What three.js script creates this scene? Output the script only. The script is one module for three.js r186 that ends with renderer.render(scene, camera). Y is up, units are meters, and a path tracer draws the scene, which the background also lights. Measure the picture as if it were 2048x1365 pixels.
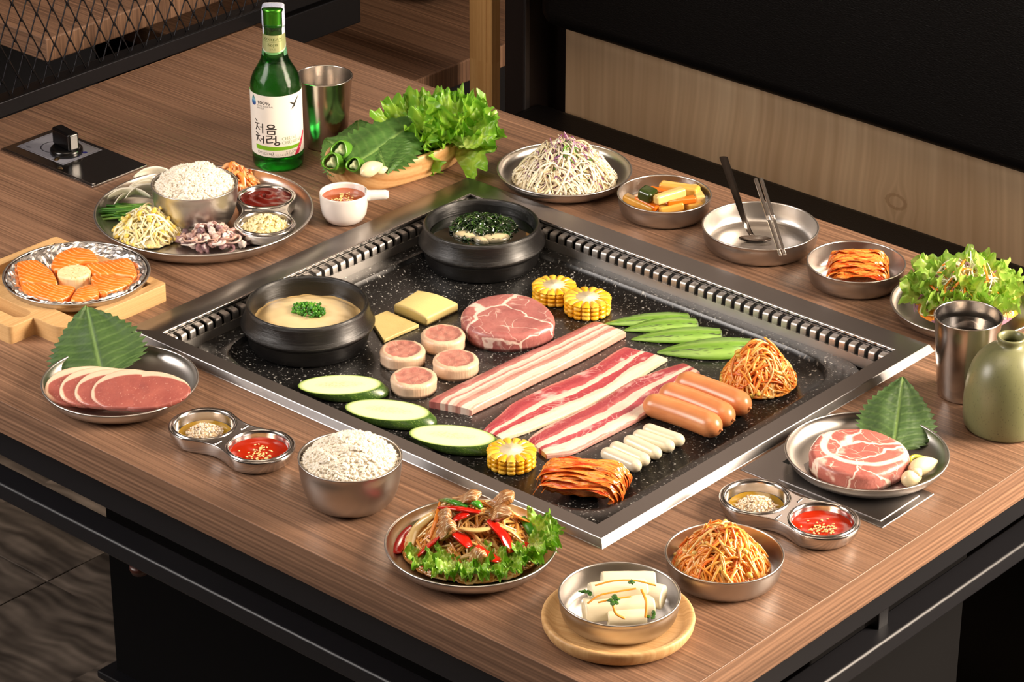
import * as THREE from 'three';
import { ImprovedNoise } from 'three/addons/math/ImprovedNoise.js';
import { RoundedBoxGeometry } from 'three/addons/geometries/RoundedBoxGeometry.js';
import { mergeGeometries, toCreasedNormals } from 'three/addons/utils/BufferGeometryUtils.js';
import { RectAreaLightUniformsLib } from 'three/addons/lights/RectAreaLightUniformsLib.js';

// ---------------------------------------------------------------- camera, exposure, lights
const scene = new THREE.Scene();
scene.background = new THREE.Color(0x000000);            // a closed room: no sky is seen
const camera = new THREE.PerspectiveCamera(13.22, 2048 / 1365, 0.05, 60);
camera.position.set(2.3046, 2.2415, 1.9384);
camera.up.set(-0.3013, 0.8922, -0.3365);
camera.lookAt(2.3046 - 0.59139 * 3, 2.2415 - 0.45168 * 3, 1.9384 - 0.66801 * 3);
camera.updateMatrixWorld(true);
const renderer = new THREE.WebGLRenderer({ antialias: true });
renderer.toneMapping = THREE.LinearToneMapping;
renderer.toneMappingExposure = 1.08;
renderer.shadowMap.enabled = true;
RectAreaLightUniformsLib.init();

const TABLE = 0.74;              // table top
const STONE = TABLE - 0.030;     // cooking surface of the stone griddle

// Unseen softboxes, out of view, light the table from right and left.
softbox('unseen_softbox', [2.10, 1.52, -1.36], [0.40, 0.84, -0.26], 1.0, 1.5, 0xffead2, 37, 'large unseen softbox on a stand lighting the table from the right');
softbox('unseen_softbox', [-0.80, 1.76, 1.32], [0.3, 0.74, -0.25], 0.9, 0.9, 0xf8efe8, 13.5, 'smaller unseen softbox on a stand lighting the table from the left');
unseenCeilingLamp(0.6, 2.72, 0.5, 1.2, 1.2, 0xffe6c8, 1.8);  // out of view overhead, lights the table and the bench panel
unseenCeilingLamp(-1.9, 2.74, -2.9, 1.8, 0.4, 0xffe0c8, 3);  // out of view, lights the far wall that the steel frame mirrors

// ---------------------------------------------------------------- helpers
function rng(seed) { let s = seed >>> 0; return () => { s = (s + 0x6d2b79f5) | 0; let t = Math.imul(s ^ (s >>> 15), 1 | s); t = (t + Math.imul(t ^ (t >>> 7), 61 | t)) ^ t; return ((t ^ (t >>> 14)) >>> 0) / 4294967296; }; }
function perlin() { return (perlin.it ??= new ImprovedNoise()); }
function nz(x, y, z = 0) { return perlin().noise(x + 31.7, y + 17.3, z + 5.1); }
function fbm(x, y, z = 0, n = 4) { let s = 0, a = 0.5; for (let i = 0; i < n; i++) { s += a * nz(x, y, z); x *= 2.03; y *= 2.03; z *= 2.03; a *= 0.5; } return s; }
function clamp(x, a = 0, b = 1) { return Math.min(b, Math.max(a, x)); }
function smooth(a, b, x) { const t = clamp((x - a) / (b - a)); return t * t * (3 - 2 * t); }
function mix(a, b, t) { return a + (b - a) * t; }
function mix3(a, b, t) { return [mix(a[0], b[0], t), mix(a[1], b[1], t), mix(a[2], b[2], t)]; }
function rgb(h) { return [(h >> 16) & 255, (h >> 8) & 255, h & 255]; }
function lin(h) { return new THREE.Color(h).toArray(); }
function V(x, y, z) { return new THREE.Vector3(x, y, z); }

// colour texture: f(u, v) gives sRGB 0..255
function tex(w, h, f, { wrap = true, data = false } = {}) {
  const a = new Uint8Array(w * h * 4);
  for (let j = 0, o = 0; j < h; j++) for (let i = 0; i < w; i++, o += 4) { const c = f((i + 0.5) / w, (j + 0.5) / h); a[o] = clamp(c[0], 0, 255); a[o + 1] = clamp(c[1], 0, 255); a[o + 2] = clamp(c[2], 0, 255); a[o + 3] = 255; }
  return texOf(a, w, h, wrap, data);
}
function texOf(a, w, h, wrap, data) {
  const t = new THREE.DataTexture(a, w, h, THREE.RGBAFormat);
  t.wrapS = t.wrapT = wrap ? THREE.RepeatWrapping : THREE.ClampToEdgeWrapping;
  t.magFilter = THREE.LinearFilter; t.minFilter = THREE.LinearMipmapLinearFilter; t.generateMipmaps = true;
  if (!data) t.colorSpace = THREE.SRGBColorSpace;
  t.needsUpdate = true; return t;
}
function again(t, sx, sy, ox = 0, oy = 0) { const c = t.clone(); c.repeat.set(sx, sy); c.offset.set(ox, oy); c.needsUpdate = true; return c; }
function std(o) { return new THREE.MeshStandardMaterial({ side: THREE.DoubleSide, ...o }); }
function phys(o) { return new THREE.MeshPhysicalMaterial({ side: THREE.DoubleSide, ...o }); }

function numbered(name) { const used = (numbered.used ??= new Map()), n = used.get(name) ?? 0; used.set(name, n + 1); return n ? name + '_' + String(n).padStart(3, '0') : name; }
function shade(o) { o.traverse((m) => { if (m.isMesh) { m.castShadow = true; m.receiveShadow = true; } }); return o; }
function tag(o, label, category, group, kind) { o.userData = { label, category }; if (group) o.userData.group = group; if (kind) o.userData.kind = kind; return o; }
// a thing: a Group at its base whose children are its parts
function thing(name, label, category, pos = [0, 0, 0], turn = 0, group) {
  const o = new THREE.Group(); o.name = numbered(name); o.position.set(...pos); o.rotation.y = turn; scene.add(o);
  return tag(o, label, category, group);
}
function structure(name) { const o = new THREE.Group(); o.name = name; o.userData = { kind: 'structure' }; scene.add(o); return o; }
function part(name, geometry, material, parent, pos, rot) {
  const m = new THREE.Mesh(geometry, material); m.name = name; m.castShadow = m.receiveShadow = true;
  if (pos) m.position.set(...pos); if (rot) m.rotation.set(...rot);
  (parent ?? scene).add(m); return m;
}
function single(name, geometry, material, label, category, pos, turn = 0, group, kind) {   // a thing that is one mesh
  const m = part(numbered(name), geometry, material, scene, pos); m.rotation.y = turn; return tag(m, label, category, group, kind);
}
function copyOf(o, name, label, pos, turn, group) { const c = o.clone(); c.name = numbered(name); scene.add(c); if (pos) c.position.set(...pos); if (turn !== undefined) c.rotation.y = turn; c.userData = { ...o.userData, label }; if (group) c.userData.group = group; return c; }

function softbox(name, pos, look, w, h, color, power, label) {
  const g = thing(name, label, 'softbox', [pos[0], 0, pos[2]]);
  const head = new THREE.Group(); head.name = 'lamp_head'; head.position.set(0, pos[1], 0); g.add(head);
  head.up.set(0, 1, 0); g.updateMatrixWorld(true); head.lookAt(look[0], look[1], look[2]);          // +z faces the table
  const dark = std({ color: 0x0a0a0a, roughness: 0.7 });
  const shell = new THREE.CylinderGeometry(0.5, 0.12, 0.42, 4, 1, true); shell.rotateY(Math.PI / 4); shell.rotateX(Math.PI / 2); shell.scale(w * 1.42, h * 1.42, 1); shell.translate(0, 0, -0.23);
  part('reflector_shell', shell, dark, head);
  part('lamp_diffuser', new THREE.BoxGeometry(w, h, 0.01), std({ color: 0xffffff, emissive: color, emissiveIntensity: 0.9 }), head, [0, 0, -0.01]);
  part('stand_pole', new THREE.CylinderGeometry(0.016, 0.018, pos[1] - 0.02, 12), dark, g, [0, (pos[1] - 0.02) / 2, -0.0]);
  for (let k = 0; k < 3; k++) { const a = k * 2.0944, leg = new THREE.CylinderGeometry(0.009, 0.009, 0.62, 8); leg.rotateZ(Math.PI / 2 - 0.6); leg.translate(0.25, 0.18, 0); leg.rotateY(a); part('stand_leg', leg, dark, g); }
  const light = new THREE.RectAreaLight(color, power, w, h); light.name = 'unseen_softbox_light';
  light.position.set(0, 0, 0.02); light.rotation.y = Math.PI; head.add(light);
  return g;
}
function unseenCeilingLamp(x, y, z, w, d, color, power) {
  const g = thing('unseen_ceiling_lamp', x > 0 ? 'unseen square ceiling lamp panel lighting the table from above' : 'unseen narrow ceiling lamp panel lighting the far wall', 'lamp', [x, y, z]);
  part('lamp_housing', new RoundedBoxGeometry(w + 0.06, 0.07, d + 0.06, 2, 0.01), std({ color: 0x1a1a1a, roughness: 0.6 }), g, [0, 0.045, 0]);
  part('lamp_diffuser', new THREE.BoxGeometry(w, 0.01, d), std({ color: 0xffffff, emissive: color, emissiveIntensity: 0.5 }), g);
  const light = new THREE.RectAreaLight(color, power, w, d); light.name = 'unseen_ceiling_light'; light.position.y = -0.02; light.rotation.x = -Math.PI / 2; g.add(light);
  return g;
}

// collects surfaces into one mesh, with vertex colours (linear)
class MB {
  constructor() { this.p = []; this.t = []; this.c = []; this.u = []; this.col = [1, 1, 1]; }
  v(x, y, z, u = 0, w = 0, c = this.col) { this.p.push(x, y, z); this.u.push(u, w); this.c.push(c[0], c[1], c[2]); return this.p.length / 3 - 1; }
  grid(nu, nv, f, closed = false) {            // f(s, t) -> [x, y, z, u?, v?, colour?]
    const b = this.p.length / 3, m = closed ? nu : nu + 1;
    for (let j = 0; j <= nv; j++) for (let i = 0; i < m; i++) { const q = f(i / nu, j / nv, i, j); this.v(q[0], q[1], q[2], q[3] ?? i / nu, q[4] ?? j / nv, q[5] ?? this.col); }
    for (let j = 0; j < nv; j++) for (let i = 0; i < nu; i++) { const i2 = closed ? (i + 1) % nu : i + 1, A = b + j * m + i, B = b + j * m + i2, C = b + (j + 1) * m + i2, D = b + (j + 1) * m + i; this.t.push(A, D, C, A, C, B); }
    return this;
  }
  tube(pts, r, { seg = 6, flat = 1, color = this.col, color2, n, spin = 0 } = {}) {   // r number or f(t); flat squeezes across
    if (n) pts = new THREE.CatmullRomCurve3(pts).getPoints(n);
    const N = pts.length, up = V(0, 1, 0), b = this.p.length / 3; let last = null;
    for (let i = 0; i < N; i++) {
      const d = pts[Math.min(N - 1, i + 1)].clone().sub(pts[Math.max(0, i - 1)]).normalize();
      let s = last ? last.clone().addScaledVector(d, -last.dot(d)) : V(0, 0, 0);
      if (s.lengthSq() < 1e-9) { s.crossVectors(d, up); if (s.lengthSq() < 1e-6) s.set(1, 0, 0); }
      s.normalize(); last = s; const w = V(0, 0, 0).crossVectors(s, d), t = i / (N - 1), R = typeof r === 'function' ? r(t) : r, col = color2 ? mix3(color, color2, t) : color;
      for (let k = 0; k < seg; k++) { const a = (k / seg) * 2 * Math.PI, ca = Math.cos(a), sa = Math.sin(a) * flat, cs = Math.cos(spin), sn = Math.sin(spin), x = (ca * cs - sa * sn) * R, y = (ca * sn + sa * cs) * R; this.v(pts[i].x + s.x * x + w.x * y, pts[i].y + s.y * x + w.y * y, pts[i].z + s.z * x + w.z * y, k / seg, t, col); }
    }
    for (let i = 0; i < N - 1; i++) for (let k = 0; k < seg; k++) { const k2 = (k + 1) % seg, A = b + i * seg + k, B = b + i * seg + k2, C = A + seg, D = B + seg; this.t.push(A, C, D, A, D, B); }
    for (const e of [0, N - 1]) { const c = this.v(pts[e].x, pts[e].y, pts[e].z, 0.5, e ? 1 : 0, color2 && e ? color2 : color); for (let k = 0; k < seg; k++) { const A = b + e * seg + k, B = b + e * seg + (k + 1) % seg; if (e) this.t.push(c, B, A); else this.t.push(c, A, B); } }
    return this;
  }
  geo(g, matrix, color = this.col) {
    const q = g.clone(); if (matrix) q.applyMatrix4(matrix); const b = this.p.length / 3, P = q.attributes.position, U = q.attributes.uv;
    for (let i = 0; i < P.count; i++) this.v(P.getX(i), P.getY(i), P.getZ(i), U ? U.getX(i) : 0, U ? U.getY(i) : 0, color);
    if (q.index) for (const i of q.index.array) this.t.push(b + i); else for (let i = 0; i < P.count; i++) this.t.push(b + i);
    return this;
  }
  blob(x, y, z, rx, ry, rz, color, rough = 0.15, seed = 1, rot = [0, 0, 0]) {
    const m = new THREE.Matrix4().compose(V(x, y, z), new THREE.Quaternion().setFromEuler(new THREE.Euler(...rot)), V(1, 1, 1)), q = V(0, 0, 0);
    return this.grid(10, 7, (s, t) => { const a = s * 2 * Math.PI, b = t * Math.PI, k = 1 + rough * nz(Math.cos(a) * Math.sin(b) * 1.7 + seed * 3.1, Math.cos(b) * 1.7, Math.sin(a) * Math.sin(b) * 1.7 + seed); q.set(rx * k * Math.cos(a) * Math.sin(b), ry * k * Math.cos(b), rz * k * Math.sin(a) * Math.sin(b)).applyMatrix4(m); return [q.x, q.y, q.z, s, t, color]; }, true);
  }
  get geometry() {
    const g = new THREE.BufferGeometry();
    g.setAttribute('position', new THREE.Float32BufferAttribute(this.p, 3)); g.setAttribute('uv', new THREE.Float32BufferAttribute(this.u, 2)); g.setAttribute('color', new THREE.Float32BufferAttribute(this.c, 3));
    g.setIndex(this.t); g.computeVertexNormals(); return g;
  }
  build(name, material, parent, pos, rot) { return part(name, this.geometry, material, parent, pos, rot); }
}

// a round turned shape; u runs round, v along the profile
function lathe(profile, seg = 96) { return new THREE.LatheGeometry(profile.map((q) => new THREE.Vector2(Math.max(q[0], 0), q[1])), seg); }
// a thin pressed dish: flat floor, rounded wall, rolled lip
function dish(r, h, base, { wall = 0.0009, lip = 0.0011, k = 1, foot = 0 } = {}) {
  const P = [], n = 22, curve = (t) => { const a = t * Math.PI / 2; return [base + (r - base) * Math.pow(Math.sin(a), k), h * (1 - Math.cos(a))]; };
  P.push([0, wall + foot], [base * 0.5, wall + foot], [base * 0.93, wall + foot]);
  for (let i = 1; i <= n; i++) { const q = curve(i / n); P.push([q[0] - wall, mix(wall + foot, h, q[1] / h)]); }
  for (let i = 0; i <= 8; i++) { const a = Math.PI - i / 8 * Math.PI * 1.25; P.push([r + lip * 0.3 + lip * Math.cos(a), h + lip * Math.sin(a)]); }
  for (let i = n - 1; i >= 0; i--) { const q = curve(i / n); P.push([q[0] + wall * 0.4, mix(foot * 0.3, h, q[1] / h)]); }
  P.push([base * 0.9, 0], [0, foot * 0.5]);
  return lathe(P, 112);
}
// resampled closed outline [[x, z], ...]
function outline(pts, n = 72, tension = 0.5) { const c = new THREE.CatmullRomCurve3(pts.map((q) => V(q[0], 0, q[1])), true, 'catmullrom', tension); return c.getSpacedPoints(n).slice(0, n).map((q) => [q.x, q.z]); }
function middle(pts) { let x0 = 1e9, x1 = -1e9, z0 = 1e9, z1 = -1e9; for (const [x, z] of pts) { x0 = Math.min(x0, x); x1 = Math.max(x1, x); z0 = Math.min(z0, z); z1 = Math.max(z1, z); } return [(x0 + x1) / 2, (z0 + z1) / 2, x1 - x0, z1 - z0]; }
// a slab of food: outline about the origin, thickness h, rounded edge, uneven top; uv is planar over its bounding box
function slab(pts, h, { round = 0.3, bump = 0.0006, freq = 60, seed = 1, rings = 12, swell = 0, lean = [0, 0], top, unfold = 1 } = {}) {
  const m = new MB(), N = pts.length, [cx, cz, w, d] = middle(pts), R = h * round;
  let len = 0; for (let i = 0; i < N; i++) len += Math.hypot(pts[i][0], pts[i][1]); len /= N;
  const row = (k, y, inset) => pts.map(([x, z]) => { const l = Math.hypot(x, z) || 1e-6, f = k * Math.max(0, 1 - inset / l); return [x * f, y, z * f]; }), rows = [];
  for (let i = 0; i <= rings; i++) { const k = i / rings; rows.push(row(k, h, R * 1.0).map((q) => { q[1] += bump * nz(q[0] * freq, q[2] * freq, seed) + swell * (1 - k * k) + (top ? top(q[0], q[2]) : 0); return q; })); }
  for (let i = 1; i <= 4; i++) { const a = i / 4 * Math.PI / 2, k = R * (1 - Math.sin(a)); rows.push(row(1, h - R * (1 - Math.cos(a)), k).map((q, j) => { q[1] += bump * nz(q[0] * freq, q[2] * freq, seed) * 0.5 + (top ? top(q[0], q[2]) : 0); return q; })); }
  for (const y of [0.66, 0.33]) rows.push(row(1, (h - R) * y, 0.4 * bump * (1 + nz(y * 9, seed))));
  rows.push(row(0.985, 0, 0), row(0.02, 0, 0));
  m.grid(N, rows.length - 1, (s, t, i, j) => { const q = rows[j][i % N], up = 1 - q[1] / h; return [q[0] + lean[0] * up, q[1], q[2] + lean[1] * up, (q[0] - cx) * (unfold < 1 ? 1 + Math.max(0, h - q[1]) / len : 1) / w * unfold + 0.5, (q[2] - cz) * (unfold < 1 ? 1 + Math.max(0, h - q[1]) / len : 1) / d * unfold + 0.5]; }, true);
  return m.geometry;
}
// ---------------------------------------------------------------- materials shared by the setting
function woodTexture(w, h, base, dark, { long = 3, fine = 220, seed = 1, contrast = 1, rings = 0, ringAmt = 0 } = {}) {
  const a = rgb(base), b = rgb(dark);
  return tex(w, h, (u, v) => {
    const wob = 0.012 * nz(u * 2, v * 3, seed);
    let s = 0.42 + 0.46 * nz(u * long, (v + wob) * fine, seed) + 0.2 * nz(u * long * 0.7, (v + wob) * fine * 0.45, seed + 4) + 0.12 * nz(u * long * 0.5, (v + wob) * fine * 0.08, seed + 8) + 0.12 * nz(u * 60, v * fine * 2.1, seed + 2);
    if (rings) { const q = Math.sin(rings * (v + 0.05 * nz(u * 1.3, v * 4, seed) + 0.1 * nz(u * 0.5, v, seed + 3))); s += ringAmt * Math.pow(0.5 + 0.5 * q, 3); }
    return mix3(a, b, clamp(s * contrast + (1 - contrast) * 0.4));
  });
}
const laminate = woodTexture(1024, 2048, 0xa17c62, 0x523c2f, { long: 2.4, fine: 430, seed: 3, contrast: 1.05 });        // 1.6 m along the grain, 1 m across
const laminateBump = tex(1024, 1024, (u, v) => { const s = 128 + 90 * nz(u * 5, v * 240, 9) + 40 * nz(u * 60, v * 400, 2); return [s, s, s]; }, { data: true });
const laminateMat = std({ map: again(laminate, 1 / 1.6, 1, 0.39, 0.2), roughness: 0.42, bumpMap: again(laminateBump, 1 / 1.6, 1), bumpScale: 0.00025 });
const pineTex = woodTexture(512, 512, 0xe2bd8a, 0xb88a52, { long: 2, fine: 46, seed: 21, contrast: 0.8 });
const steel = phys({ color: 0xc4bfba, metalness: 1, roughness: 0.34, anisotropy: 0.45 });
const steelSheet = std({ color: 0x9a9694, metalness: 1, roughness: 0.3, roughnessMap: tex(512, 512, (u, v) => { const s = 190 + 50 * nz(u * 5, v * 90, 2) + 60 * fbm(u * 7, v * 9, 4); return [s, s, s]; }, { data: true }) });
const steelPolished = std({ color: 0xd2cecb, metalness: 1, roughness: 0.14 });
const blackSteel = std({ color: 0x17171b, roughness: 0.42, metalness: 0.2, bumpMap: tex(256, 256, (u, v) => { const s = 128 + 100 * nz(u * 90, v * 90, 3); return [s, s, s]; }, { data: true }), bumpScale: 0.0001 });
const leather = phys({ color: 0x0c0908, roughness: 0.5, specularIntensity: 0.4, bumpMap: again(tex(512, 512, (u, v) => { const s = 150 + 110 * nz(u * 70, v * 70, 1) * nz(u * 33, v * 38, 8) + 50 * nz(u * 120, v * 120, 6); return [s, s, s]; }, { data: true }), 4, 4), bumpScale: 0.0007 });
const panelTex = tex(1024, 512, (u, v) => {                                                            // vertical grain with cathedral figures and one knot
  const a = rgb(0xe6d2b8), b = rgb(0xbb9f82);
  const k = Math.hypot((u - 0.405) * 1.7, (v - 0.55) * 0.85), pull = 0.010 * Math.exp(-k * k / 0.0012) * Math.sign(u - 0.405);
  const x = u - pull + 0.012 * nz(u * 6, v * 1.3, 5) + 0.01 * nz(v * 3, u * 2, 7);
  let s = 0.4 + 0.35 * nz(x * 95, v * 1.2, 3) + 0.3 * nz(x * 240, v * 2.5, 8) + 0.25 * nz(x * 14, v * 0.8, 1);
  const ring = Math.abs(k - 0.017) < 0.0035 ? 0.55 : 0;
  return mix3(a, b, clamp(s + ring));
});
const box = (w, h, d, r = 0.003, s = 2) => new RoundedBoxGeometry(w, h, d, s, Math.min(r, w / 2.01, h / 2.01, d / 2.01));
function planarUV(g, ax, az, sx = 1, sz = 1) { const P = g.attributes.position, U = []; for (let i = 0; i < P.count; i++) U.push(P.getComponent(i, ax) * sx, P.getComponent(i, az) * sz); g.setAttribute('uv', new THREE.Float32BufferAttribute(U, 2)); return g; }
// box with uv in metres on every face, grain (u) along the axis given
function grainBox(w, h, d, along = 0, r = 0.003) {
  const g = box(w, h, d, r), P = g.attributes.position, Nn = g.attributes.normal, U = [];
  for (let i = 0; i < P.count; i++) { const n = [Math.abs(Nn.getX(i)), Math.abs(Nn.getY(i)), Math.abs(Nn.getZ(i))], k = n.indexOf(Math.max(...n)), q = [P.getX(i), P.getY(i), P.getZ(i)]; let o = [0, 1, 2].filter((c) => c !== k); if (o[1] === along) o = [o[1], o[0]]; U.push(q[o[0]], q[o[1]] + k * 0.37); }
  g.setAttribute('uv', new THREE.Float32BufferAttribute(U, 2)); return g;
}

// ---------------------------------------------------------------- the room
const X0 = -3.6, X1 = 4.2, Z0 = -3.4, Z1 = 4.2, HIGH = 2.9;
{
  const floor = structure('floor');
  const plankTex = [4, 9, 15].map((seed) => tex(512, 512, (u, v) => { const w = fbm(u * 2, v * 2, seed) * 0.5, s = 0.5 + 0.5 * nz((u + w * 0.5) * 3, (v + w * 0.12) * 70, seed) + 0.5 * fbm(u * 7, v * 16, seed + 2); return mix3(rgb(0x83766a), rgb(0x2a241f), clamp(s)); }));
  const mats = plankTex.map((t) => std({ map: t, roughness: 0.5 }));
  part('floor_slab', new THREE.BoxGeometry(X1 - X0, 0.1, Z1 - Z0), std({ map: again(plankTex[0], 12, 12), roughness: 0.5 }), floor, [(X0 + X1) / 2, -0.056, (Z0 + Z1) / 2]);
  const planks = [box(0.448, 0.012, 0.898, 0.0015)];
  planarUV(planks[0], 0, 2, 2.2, 1.1);
  let k = 0;
  for (let i = -3; i < 3; i++) for (let j = -3; j < 3; j++) part('plank', planks[0], mats[k++ % 3], floor, [-0.62 + 0.225 + i * 0.45, -0.006, -0.35 + j * 0.9 + (i & 1) * 0.45]);
}
const darkReflectPaint = std({ color: 0x2c2c33, roughness: 0.9 }), wallPaint = std({ color: 0xa08c7c, roughness: 0.9 }), darkCeiling = std({ color: 0x7a6c62, roughness: 0.95 });  // unseen south and west walls toned dark so the steel bevels reflect dark
for (const [side, w, d, x, z] of [['west', 0.1, Z1 - Z0, X0 - 0.05, (Z0 + Z1) / 2], ['east', 0.1, Z1 - Z0, X1 + 0.05, (Z0 + Z1) / 2], ['north', X1 - X0, 0.1, (X0 + X1) / 2, Z0 - 0.05], ['south', X1 - X0, 0.1, (X0 + X1) / 2, Z1 + 0.05]]) {
  const m = part('wall_' + side, new THREE.BoxGeometry(w, HIGH, d), side === 'south' || side === 'west' ? darkReflectPaint : wallPaint, scene, [x, HIGH / 2, z]); m.userData = { kind: 'structure' };
}
part('ceiling', new THREE.BoxGeometry(X1 - X0, 0.1, Z1 - Z0), darkCeiling, scene, [(X0 + X1) / 2, HIGH + 0.05, (Z0 + Z1) / 2]).userData = { kind: 'structure' };

// ---------------------------------------------------------------- the bench along the far long side of the table
{
  const b = thing('bench', 'black leather bench with pale wooden back panel along the far table side', 'bench', [0.55, 0, -1.1]);
  const L = 2.2, x = 0;
  part('seat_cushion', box(L, 0.09, 0.545, 0.03, 4), leather, b, [x - 0.04, 0.405, -0.02]);
  part('seat_base', box(L - 0.02, 0.35, 0.46, 0.004), blackSteel, b, [x - 0.02, 0.18, -0.02]);
  const pm = std({ map: again(panelTex, 1, 1), roughness: 0.55, color: 0xfff0dc }), pg = box(L - 0.03, 0.36, 0.02, 0.002);
  planarUV(pg, 0, 1, 0.62, 1.9);
  { const U = pg.attributes.uv; for (let i = 0; i < U.count; i++) U.setXY(i, U.getX(i) + 0.68, U.getY(i) + 0.7); }
  part('back_panel', pg, pm, b, [x, 0.55, -0.305]);
  part('backrest_cushion', box(L - 0.02, 0.62, 0.085, 0.03, 4), leather, b, [x + 0.005, 0.915, -0.262]);
  const endMat = std({ color: 0x1a100c, roughness: 0.45 });
  part('end_panel', box(0.05, 1.22, 0.1, 0.004), endMat, b, [x - 1.15, 0.61, -0.30]);
  part('end_trim', box(0.006, 1.18, 0.012, 0.002), std({ color: 0x555050, roughness: 0.3, metalness: 0.8 }), b, [x - 1.124, 0.62, -0.246]);
  part('back_frame', box(L + 0.08, 1.22, 0.03, 0.004), endMat, b, [x - 0.04, 0.61, -0.335]);
}
{ // pale post at the bench end
  const m = std({ map: again(pineTex, 1.2, 5), roughness: 0.55, color: 0xfff2dc });
  const p = thing('wooden_post', 'pale pine post standing at the end of the black bench', 'post', [-0.742, 0, -1.425]);
  part('post_board', grainBox(0.038, 2.6, 0.022, 1, 0.003), m, p, [0.001, 1.3, 0]);
  part('corner_strip', grainBox(0.012, 2.6, 0.022, 1, 0.002), m, p, [0.0265, 1.3, 0]);
}
{ // the neighbouring booth behind the mesh screen
  const dim = laminateMat;
  const n = thing('neighbour_table', 'dark wooden table of the next booth behind the black mesh screen', 'table', [-1.53, 0, -0.86]);
  part('tabletop', grainBox(1.5, 0.036, 0.62, 0), dim, n, [0, TABLE - 0.018, 0]);
  part('pedestal', box(0.5, TABLE - 0.04, 0.4, 0.006), blackSteel, n, [0, (TABLE - 0.04) / 2, 0]);
  const s = thing('neighbour_bench', 'low dark wooden bench with a black cushion in the next booth', 'bench', [-1.5, 0, -1.62]);
  part('seat', grainBox(1.5, 0.04, 0.78, 0), dim, s, [-0.05, 0.42, 0.03]);
  part('seat_base', box(1.44, 0.4, 0.7, 0.006), blackSteel, s, [-0.05, 0.2, 0.03]);
  part('backrest_cushion', box(1.2, 0.6, 0.24, 0.04, 4), leather, s, [-0.085, 0.75, -0.07]);
  const w = single('pale_pillar', grainBox(0.3, 2.4, 0.06, 1), std({ map: again(pineTex, 6, 1.2), roughness: 0.6, color: 0xb5a79a }), 'pale wooden pillar seen through the left end of the mesh screen', 'pillar', [-2.33, 1.2, -1.57]);
}
{ // added partition, out of view on the left, keeps light off the next booth
  const q = thing('added_partition', 'tall dark wooden partition added out of view to shade the next booth', 'partition', [-1.84, 0, 0.3]);
  part('panel', box(1.7, 2.1, 0.03, 0.003), std({ map: again(pineTex, 2, 2), color: 0x8a6a50, roughness: 0.6 }), q, [0, 1.05, 0]);
  part('foot', box(1.72, 0.05, 0.06, 0.004), blackSteel, q, [0, 0.026, 0]);
}
{ // black mesh screen along the table end
  const g = thing('mesh_screen', 'black expanded metal mesh screen in a worn steel frame at the table end', 'screen', [-0.612, TABLE, -0.3]);
  const wire = std({ color: 0x2c2c30, roughness: 0.3, metalness: 0.85 });
  const W0 = -0.69, W1 = 0.42, H = 0.42;
  const rail = part('bottom_rail', box(0.026, 0.022, W1 - W0, 0.002), wire, g, [0, 0.0115, (W0 + W1) / 2]);
  part('top_rail', box(0.026, 0.022, W1 - W0, 0.002), wire, g, [0, H, (W0 + W1) / 2]);
  for (const z of [W0 + 0.012, W1 - 0.012]) part('side_rail', box(0.026, H - 0.02, 0.022, 0.002), wire, g, [0, H / 2 + 0.006, z]);
  part('end_plate', box(0.03, 0.05, 0.16, 0.002), wire, g, [-0.001, -0.03, W0 + 0.07]);
  // diamonds about 26 mm wide and 51 mm tall: each zigzag strand is a part
  const sp = 0.01325, dh = 0.051, n = Math.floor((W1 - W0 - 0.04) / sp);
  const strandGeo = [0, 1].map((odd) => {
    const m = new MB(), steps = Math.ceil((H - 0.02) / (dh / 2));
    for (let i = 0; i < steps; i++) {
      const s = (i + odd) % 2 ? 1 : -1, y0 = 0.018 + i * dh / 2, y1 = Math.min(y0 + dh / 2, H - 0.005), z0 = -s * sp * 0.47, z1 = s * sp * 0.47;
      m.tube([V(s * 0.0012, y0 - 0.002, z0 * 1.08), V(s * 0.0012, y1 + 0.002, z1 * 1.08)], 0.0017, { seg: 5, flat: 0.6, spin: 0.6 });
    }
    return m.geometry;
  });
  for (let k = 0; k < n; k++) part('strand', strandGeo[k % 2], wire, g, [0, 0, W0 + 0.025 + k * sp]);
}
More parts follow.
